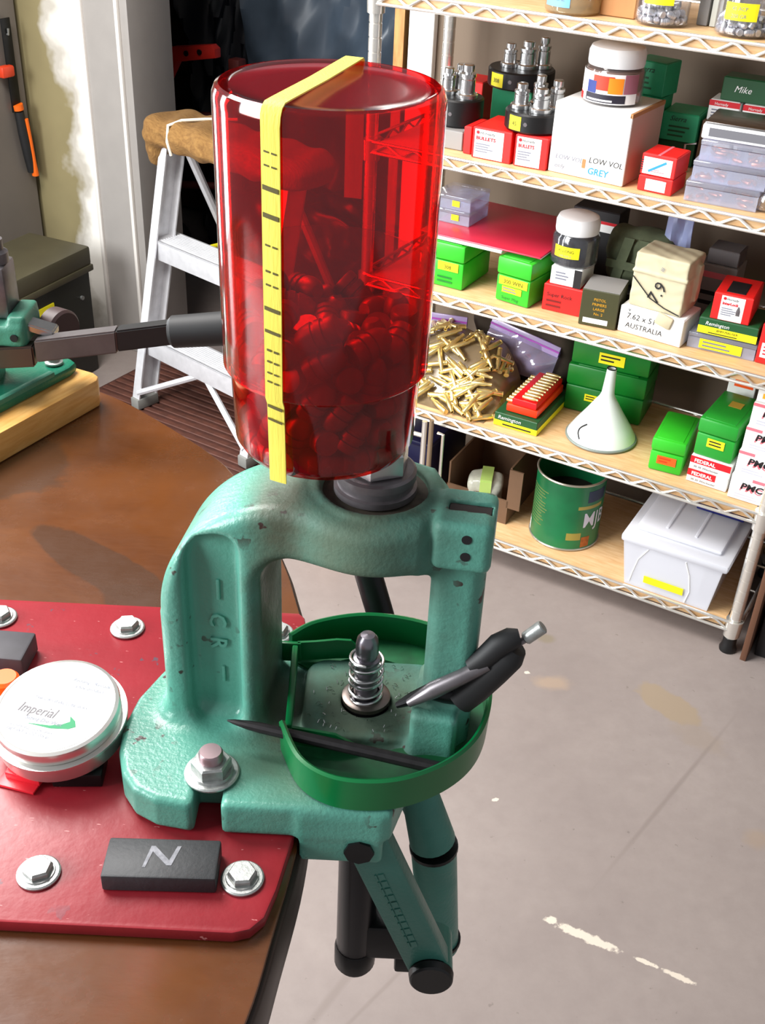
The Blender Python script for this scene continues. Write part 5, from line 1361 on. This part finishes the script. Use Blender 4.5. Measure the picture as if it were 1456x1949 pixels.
# punch and spring on the ram
pu = T('bullet_punch', 'dark steel punch wearing a wire spring standing on the ram of the press', 'punch', (AX - .0005, AY, ZP + .0262))
P('rod', MB().lathe([(0, 0), (.0085, 0), (.0085, .0022), (.0064, .0026), (.0064, .0290), (.0072, .0296), (.0072, .0312), (.0056, .0318), (.0056, .0340), (.0062, .0346), (.0062, .0405), (.0056, .0440), (.0038, .0465), (0, .0470)], 32), mat('polished_dark_steel', (.55, .53, .56), .30, 0.9), pu)
sp = []
for i in range(151):
    a = i / 150 * 2 * math.pi * 5.4; zz = .0025 + .0300 * i / 150
    sp.append((.0088 * math.cos(a + 2.2), .0088 * math.sin(a + 2.2), zz + (.0006 * math.sin(a * .5))))
P('spring', MB().tube(sp, .0009, 8), M['steel'], pu)
sh = MB(); rs = random.Random(5)
for i in range(70):
    a = rs.uniform(0, 6.28); r = rs.uniform(.015, .034); x, y = r * math.cos(a), r * math.sin(a)
    if abs(y) > .028: continue
    g = rs.uniform(0, 3.14); L = rs.uniform(.0012, .003)
    sh.tube([(x, y, .0282), (x + L * .5 * math.cos(g), y + L * .5 * math.sin(g), .0292), (x + L * math.cos(g), y + L * math.sin(g), .0284)], .00022, 4)
sv = P('metal_shavings', sh, M['steel']); sv.location = (AX, AY, ZP); tag(sv, 'bright metal shavings scattered around the ram', 'shavings'); sv['kind'] = 'stuff'
# mounting bolt with nut and washer
mb = T('mounting_bolt', 'large bolt with nut and wide washer clamping the press foot', 'bolt', (-.0802, .4020, ZP + .0217), R_(12))
P('washer', MB().lathe([(.004, 0), (.0135, 0), (.0140, .0006), (.0140, .0014), (.0132, .0020), (.004, .0020)], 36), M['zinc'], mb)
P('nut', MB().lathe([(.004, .0021), (.0098, .0021), (.0102, .0030), (.0102, .0092), (.0092, .0102), (.004, .0102)], 6).lathe([(.004, .0020), (.0112, .0020), (.0106, .0034), (.004, .0036)], 28), M['zinc'], mb, smooth=20)
P('threaded_end', MB().lathe([(0, .003), (.0062, .003), (.0062, .0146), (.0054, .0158), (0, .0158)], 24), mat('pinkish_zinc', (.70, .60, .62), .35, .9), mb)

# pliers and round file lying across the tray
fl_ = T('round_file', 'thin dark tapered file lying across the front of the green tray', 'file', (0, 0, 0))
a, b = Vector((-.0745, .4215, ZP + .0400)), Vector((.0375, .4000, ZP + .0345)); dr = (b - a)
P('blade', MB().tube([a, a + dr * .03, a + dr * .10, a + dr * .16, a + dr * .55, b], [.0004, .0013, .0024, .0028, .0031, .0033], 10), mat('file_steel', (.17, .16, .165), .5, .5, .2, 200), fl_)
pp = T('pliers', 'black handled cutting pliers resting over the right side of the green tray', 'pliers', (0, 0, 0))
jaw = P('jaw', MB().tube([(.012, .4275, 1.0805), (.020, .4280, 1.0850), (.028, .4290, 1.0905)], [.0016, .0036, .0034], 10), M['gun'], pp)
P('arm', MB().tube([(.018, .4235, 1.0860), (.030, .4240, 1.0955), (.044, .4255, 1.1040), (.056, .4270, 1.1120)], [.0022, .0045, .0040, .0040], 12), M['dark_steel'], pp)
P('grip', MB().tube([(.048, .4280, 1.1085), (.054, .4285, 1.1140), (.0605, .4295, 1.1220), (.0665, .430, 1.1262), (.0705, .4305, 1.1272)], [.0046, .0056, .0062, .0058, .0042], 14), M['rubber'], pp)
P('grip', MB().tube([(.044, .4300, 1.0850), (.051, .4305, 1.0935), (.0595, .4310, 1.1055), (.0665, .4315, 1.1150), (.0695, .4315, 1.1200)], [.0085, .0090, .0092, .0088, .0062], 14), M['rubber'], pp)
P('arm', MB().tube([(.026, .4300, 1.0890), (.036, .4300, 1.0880), (.046, .4300, 1.0880)], [.0035, .0050, .0060], 12), M['gun'], pp)
P('adjusting_screw', MB().tube([(.068, .4310, 1.1205), (.0755, .4312, 1.1270)], .0018, 8), M['dark_steel'], pp)
P('screw_knob', MB().cyl((.0735, .4312, 1.1255), (.0815, .4318, 1.1335), .0034, .0036, 16, .0006), M['zinc'], pp)

# ================================================================== RED BOTTLE
BX, BY, BZ = -.0285, .456, ZP + .1890
bo = T('red_bottle', 'transparent red plastic bottle of cast bullets standing on the press', 'bottle', (BX, BY, BZ))
w_ = .0011
P('base_cup', MB().lathe([(0, .0), (.034, 0), (.0385, .0015), (.0412, .0060), (.0428, .045), (.0430, .088), (.0430 - w_, .088), (.0428 - w_, .045), (.0412 - w_, .0066), (.0380, .0015 + w_), (.034, w_), (0, w_)], 80), M['redshell'], bo)
P('cover', MB().lathe([(.0440, .0415), (.0450, .0412), (.0456, .0420), (.0462, .1530), (.0460, .1562), (.0450, .1586), (.0434, .1596), (.0416, .1594), (.0395, .1586), (.0395, .1586 - w_), (.0420, .1582), (.0440, .1575), (.0450, .1555), (.0451, .1530), (.0446, .0420)], 80), M['redshell'], bo)
P('end_panel', MB().lathe([(.0395, .1586), (.0370, .1580), (.030, .1577), (0, .1579), (0, .1579 - w_), (.030, .1577 - w_), (.0370, .1580 - w_), (.0395, .1586 - w_)], 80), clear('frosted_red_plastic', (0.80, 0.05, 0.05), 0.42, (0.42, 0.015, 0.03), 0.14, 0.9), bo, label='dusty frosted red end panel of the bottle')
P('base_ring', MB().tube([(.0425 * math.cos(a), .0425 * math.sin(a), .0405) for a in [2 * math.pi * i / 80 for i in range(80)]], .0007, 6, True), M['redshell'], bo)
# settled heap of lead bullets: x, y, z in tenths of a millimetre, then tilt and bearing in degrees
HEAP = "-61,-150,380,132,-141;14,229,76,90,97;70,-124,359,10,-79;-15,-337,682,116,178;136,36,76,90,144;127,-214,321,155,-169;-178,-287,376,56,148;-328,83,302,22,76;317,-115,76,90,70;227,-201,76,90,114;192,59,76,90,130;214,-71,554,10,-172;-242,237,640,12,-134;157,-206,76,90,-93;268,-139,185,74,-32;-24,133,183,90,-151;-216,-221,539,53,68;-5,72,556,96,-87;231,-41,76,90,-159;102,-184,76,90,-83;139,-159,525,147,119;-157,-23,76,90,-12;-280,-119,76,90,-167;-125,244,76,90,-128;222,71,517,146,95;145,-306,223,33,25;21,-27,411,16,-13;338,-15,76,90,87;164,-120,251,46,-33;-98,0,185,87,-27;8,-236,324,160,-151;70,-195,186,89,-95;16,-107,76,90,142;33,336,466,130,174;-171,159,347,3,-90;307,130,591,9,-126;143,-71,76,90,81;-226,-199,311,72,37;43,258,382,68,5;-89,-288,450,112,59;-129,-238,76,90,13;-184,146,188,93,129;267,145,76,90,13;-97,-325,221,21,-17;-319,-108,609,90,109;20,-337,560,56,3;-67,-77,543,159,52;85,-328,325,143,-165;-315,-119,489,91,-69;-34,-138,76,90,148;28,-228,76,90,-116;-277,121,76,90,154;259,216,76,90,-50;339,14,574,174,92;-53,-195,76,90,-41;-311,-135,332,171,114;-30,-144,221,175,-106;19,132,76,90,174;15,42,225,165,0;334,-59,227,168,80;-114,277,631,80,-50;-231,-60,377,16,152;-106,65,315,175,112;-325,87,647,92,-105;202,-224,185,97,148;-171,246,505,80,-69;-226,-38,209,156,-98;19,-190,542,38,-70;-278,16,76,90,84;-231,-190,76,90,-138;97,-283,471,106,110;229,-101,76,90,37;106,108,217,17,177;306,-142,565,114,-115;-338,-23,339,168,-86;-42,231,76,90,96;-282,187,502,146,57;271,-201,309,91,-127;-90,67,76,90,-20;-219,257,76,90,41;-116,-276,582,83,49;64,152,373,148,27;216,206,575,76,-130;219,259,227,18,140;334,56,223,8,-81;190,165,278,3,119;325,97,401,10,-73;-202,-272,216,20,-36;-54,103,452,106,-50;-157,163,76,90,134;154,-47,389,19,144;-278,194,313,8,-125;38,-60,216,173,-40;70,221,76,90,-86;273,201,415,3,-54;329,-80,424,176,-104;129,275,76,90,75;-177,287,189,80,-148;130,58,360,99,-164;207,267,76,90,142;89,-42,76,90,87;-126,27,497,167,-144;138,181,461,39,153;-198,120,76,90,-57;-221,57,340,5,-119;-82,-295,76,90,45;223,75,220,10,-94;-2,-303,186,98,114;-251,-169,190,87,-161;287,95,76,90,19;184,-284,76,90,-147;288,-177,76,90,59;129,2,219,4,173;-62,333,234,19,-169;-12,-338,386,37,-2;91,-290,76,90,-53;97,323,188,89,163;63,332,76,90,170;-193,34,76,90,-3;-335,-45,188,93,98;-135,-103,219,167,25;-269,205,76,90,-128;-51,-7,76,90,147;-32,-336,76,90,175;301,41,76,90,28;-10,338,76,90,-179;-181,-286,76,90,-32;200,-272,616,71,36;-331,70,463,56,-102;-93,-47,334,149,15;297,163,227,4,-61;-156,133,608,104,4;-234,61,530,139,62;-55,334,544,45,9;74,329,303,92,167;-334,-52,76,90,99;233,-30,220,168,77;-38,154,321,140,-34;187,283,422,8,147;-100,287,401,68,-90;119,143,76,90,66;210,-266,456,14,38;-160,-161,76,90,-58;-112,-213,220,6,-48;38,-336,76,90,6;-187,-72,536,167,-14;26,-13,76,90,-69;-217,-65,76,90,172;-185,-212,678,97,-108;-103,-86,76,90,50;-286,101,186,92,-51;181,173,76,90,-82;-124,314,76,90,22;-198,275,347,156,36;76,-59,566,58,-141;-139,-172,465,134,177;-332,63,76,90,-101;261,5,384,167,8;-273,-199,76,90,-53;-101,216,217,170,-36;22,70,76,90,-25;106,77,514,161,-108;5,229,523,23,6;109,218,217,167,-50;114,317,602,127,-20;-83,161,76,90,101;4,246,221,6,-125;252,-162,420,100,145"
place_heap(HEAP, bullet_me(.0062, .0185), M['lead'], Matrix.Translation((BX, BY, BZ)), 'grooved lead bullet in the heap inside the red bottle', 'bullet', 'bullet', 'lead bullets in the red bottle')
# yellow strap over the bottle
sa = R_(-114); R2 = .0466
def strap():
    af, ab = R_(-113.5), R_(80)
    df, db = Vector((math.cos(af), math.sin(af), 0)), Vector((math.cos(ab), math.sin(ab), 0))
    prof = [(df, .0440, .001), (df, .0446, .020), (df, .0452, .0390), (df, .0466, .0425), (df, R2 + .0002, .100), (df, R2 + .0002, .153), (df, .0464, .1566), (df, .0452, .1592), (df, .0432, .1605), (df, .038, .1609), (None, 0, .1605), (db, .038, .1609), (db, .0432, .1605), (db, .0452, .1592), (db, .0464, .1566), (db, R2 + .0002, .140), (db, R2, .10)]
    g = []; cd = (df - db).normalized(); sdc = Vector((-cd.y, cd.x, 0)); mid = (df + db) * .0385 / 2
    for dv, r, z in prof:
        if dv is None: p, sd = mid + Vector((0, 0, z)), sdc
        else:
            p = dv * r + Vector((0, 0, z)); tn = Vector((-dv.y, dv.x, 0)); sd = tn if dv is df else -tn
            w = min(1, max(0, (z - .149) / .011)); sd = sd.lerp(sdc, w).normalized()
        rows = []
        for e in (-.0040, -.0020, 0, .0020, .0040):
            q = p + sd * e
            if dv is not None and z < .1560:
                n2 = Vector((q.x, q.y, 0)).normalized() * r; q = Vector((n2.x, n2.y, z))
            rows.append(q)
        g.append(rows)
    t = T('yellow_strap', 'yellow elastic strap printed with black marks running over the red bottle', 'strap', (BX, BY, BZ))
    P('band', MB().sheet(g, .0006), mat('yellow_strap', (.93, .88, .36), .6, 0, .05, 60, .25, 900, stretch=(1, 1, .1)), t)
    dirv = df; sd = Vector((-df.y, df.x, 0))
    zz = [.1435, .1385, .1295, .1190, .1080, .0975, .0920, .0815, .0720, .0640, .0590, .0540, .0500, .0375, .0315]
    hs = [.0006, .0006, .0018, .0018, .0007, .0008, .0007, .0016, .0013, .0009, .0008, .0007, .0007, .0013, .0010]
    for z, h in zip(zz, hs):
        r = (R2 + .0011) if z > .043 else .0464
        big = h > .00095
        for e0, e1 in (((-.0034, .0034),) if big else ((-.0026, -.0006), (.0006, .0026))):
            g2 = []
            for k in range(5):
                e = e0 + (e1 - e0) * k / 4; n2 = (dirv * r + sd * e).normalized() * r
                g2.append([n2 + Vector((0, 0, z + dz - e * .16)) for dz in (0, h)])
            P('printed_mark', MB().sheet(g2, .0002), mat('strap_ink', (.36, .33, .16), .6), t)
strap()

# ================================================================== SECOND PRESS AT THE LEFT
wb0 = Vector((-.241, .843, ZT)); eu = Vector((.472, .882, 0)).normalized(); ang = math.atan2(eu.y, eu.x)
# local x runs along the front edge (0 = right end), y to the back left
wbt = T('wood_block', 'varnished pine board on the far side of the table under the small press', 'board', wb0 + Vector((0, 0, .0004)), ang)
P('board', MB().prism([(-.36, 0), (-.006, 0), (0, .004), (.003, .012), (-.004, .13), (-.36, .13)], 0, .0246, .0015), M['pine'], wbt)
p2 = T('small_press', 'small green press with a long grey lever on the pine board', 'press', wb0 + Vector((0, 0, .0252)), ang)
m_p2 = paint_mat('small_press_paint', '0f6f55', .75, None, .32)
m_p2b = paint_mat('small_press_casting', '3f806a', .75, None, .4)
P('base_plate', MB().prism([(-.36, .022), (-.014, .021), (-.004, .024), (-.001, .032), (-.003, .12), (-.36, .12)], 0, .009, .0025), m_p2, p2)
P('base_rail', MB().box((-.36, .0215, .0), (-.030, .028, .0115), .002), m_p2b, p2)
P('base_screw', MB().lathe([(0, .009), (.0075, .009), (.0075, .0105), (.0052, .0112), (.0045, .0150), (0, .0165)], 20, Matrix.Translation((-.0165, .036, .001))), M['zinc'], p2)
wm = p2.matrix_basis.inverted() @ Matrix.Identity(4)
inv = (Matrix.Translation(p2.location) @ Matrix.Rotation(ang, 4, 'Z')).inverted()
L_ = lambda x, y, z: inv @ Vector((x, y, z))
def p2part(name, b, m): return P(name, b.xf(inv), m, p2)
def lever_box(x0, x1, y, z0a, z0b, hh, th, bev):
    b = bmesh.new(); vs = []
    for x, z in ((x0, z0a), (x1, z0b)):
        for dy in (-th / 2, th / 2):
            for dz in (-hh / 2, hh / 2): vs.append(b.verts.new((x, y + dy, z + dz)))
    for fc in ((0, 1, 3, 2), (4, 6, 7, 5), (0, 4, 5, 1), (2, 3, 7, 6), (0, 2, 6, 4), (1, 5, 7, 3)): b.faces.new([vs[i] for i in fc])
    bmesh.ops.recalc_face_normals(b, faces=b.faces)
    if bev: bmesh.ops.bevel(b, geom=list(b.edges), offset=bev, segments=2, affect='EDGES')
    return MB().bm(b)
v, f = surface_nets(lambda X, Y, Z: smin(smin(sd_box(X, Y, Z, (-.350, .790, 1.096), (-.2835, .835, 1.113), .003), sd_box(X, Y, Z, (-.2960, .792, 1.098), (-.2815, .830, 1.1205), .003), .005), sd_box(X, Y, Z, (-.350, .80, 1.052), (-.315, .83, 1.10), .004), .006), (-.360, .78, 1.044), (-.268, .845, 1.130), .0018)
P('yoke', raw_mesh([tuple(inv @ Vector(p)) for p in v], f), m_p2b, p2)
p2part('yoke_hole', MB().cyl((-.2905, .7885, 1.1045), (-.2905, .795, 1.1045), .0030, seg=14), M['ink'])
p2part('ram_post', MB().box((-.330, .80, 1.115), (-.2955, .83, 1.156), .003), M['dark_steel'])
p2part('ram_head', MB().lathe([(0, 0), (.011, 0), (.011, .008), (.008, .010), (.008, .018), (0, .019)], 20, Matrix.Translation((-.306, .815, 1.156))), M['dark_steel'])
p2part('lower_link', lever_box(-.350, -.277, .795, 1.0815, 1.0895, .0175, .013, .0012), mat('brown_grey_steel', (.36, .31, .29), .4, .8))
P('pivot_drum', MB().lathe([(0, -.008), (.016, -.008), (.018, -.006), (.018, .006), (.016, .008), (0, .008)], 32, Matrix.Translation(L_(-.270, .835, 1.092)) @ Matrix.Rotation(R_(90), 4, 'X')), mat('maroon_steel', (.26, .18, .18), .5), p2)
p2part('clevis', lever_box(-.283, -.262, .805, 1.1105, 1.1045, .006, .016, .001), M['steel'])
p2part('lever_bar', lever_box(-.2755, -.2110, .795, 1.0940, 1.1055, .0185, .013, .0012), mat('grey_lever_steel', (.42, .40, .40), .42, .8, .1, 60))
p2part('lever_sleeve', lever_box(-.2115, -.168, .795, 1.1060, 1.1140, .0175, .0125, .0012), M['black'])
p2part('lever_grip', MB().cyl((-.171, .795, 1.1135), (-.090, .795, 1.1235), .0125, .0138, 28, .003), M['rubber'])
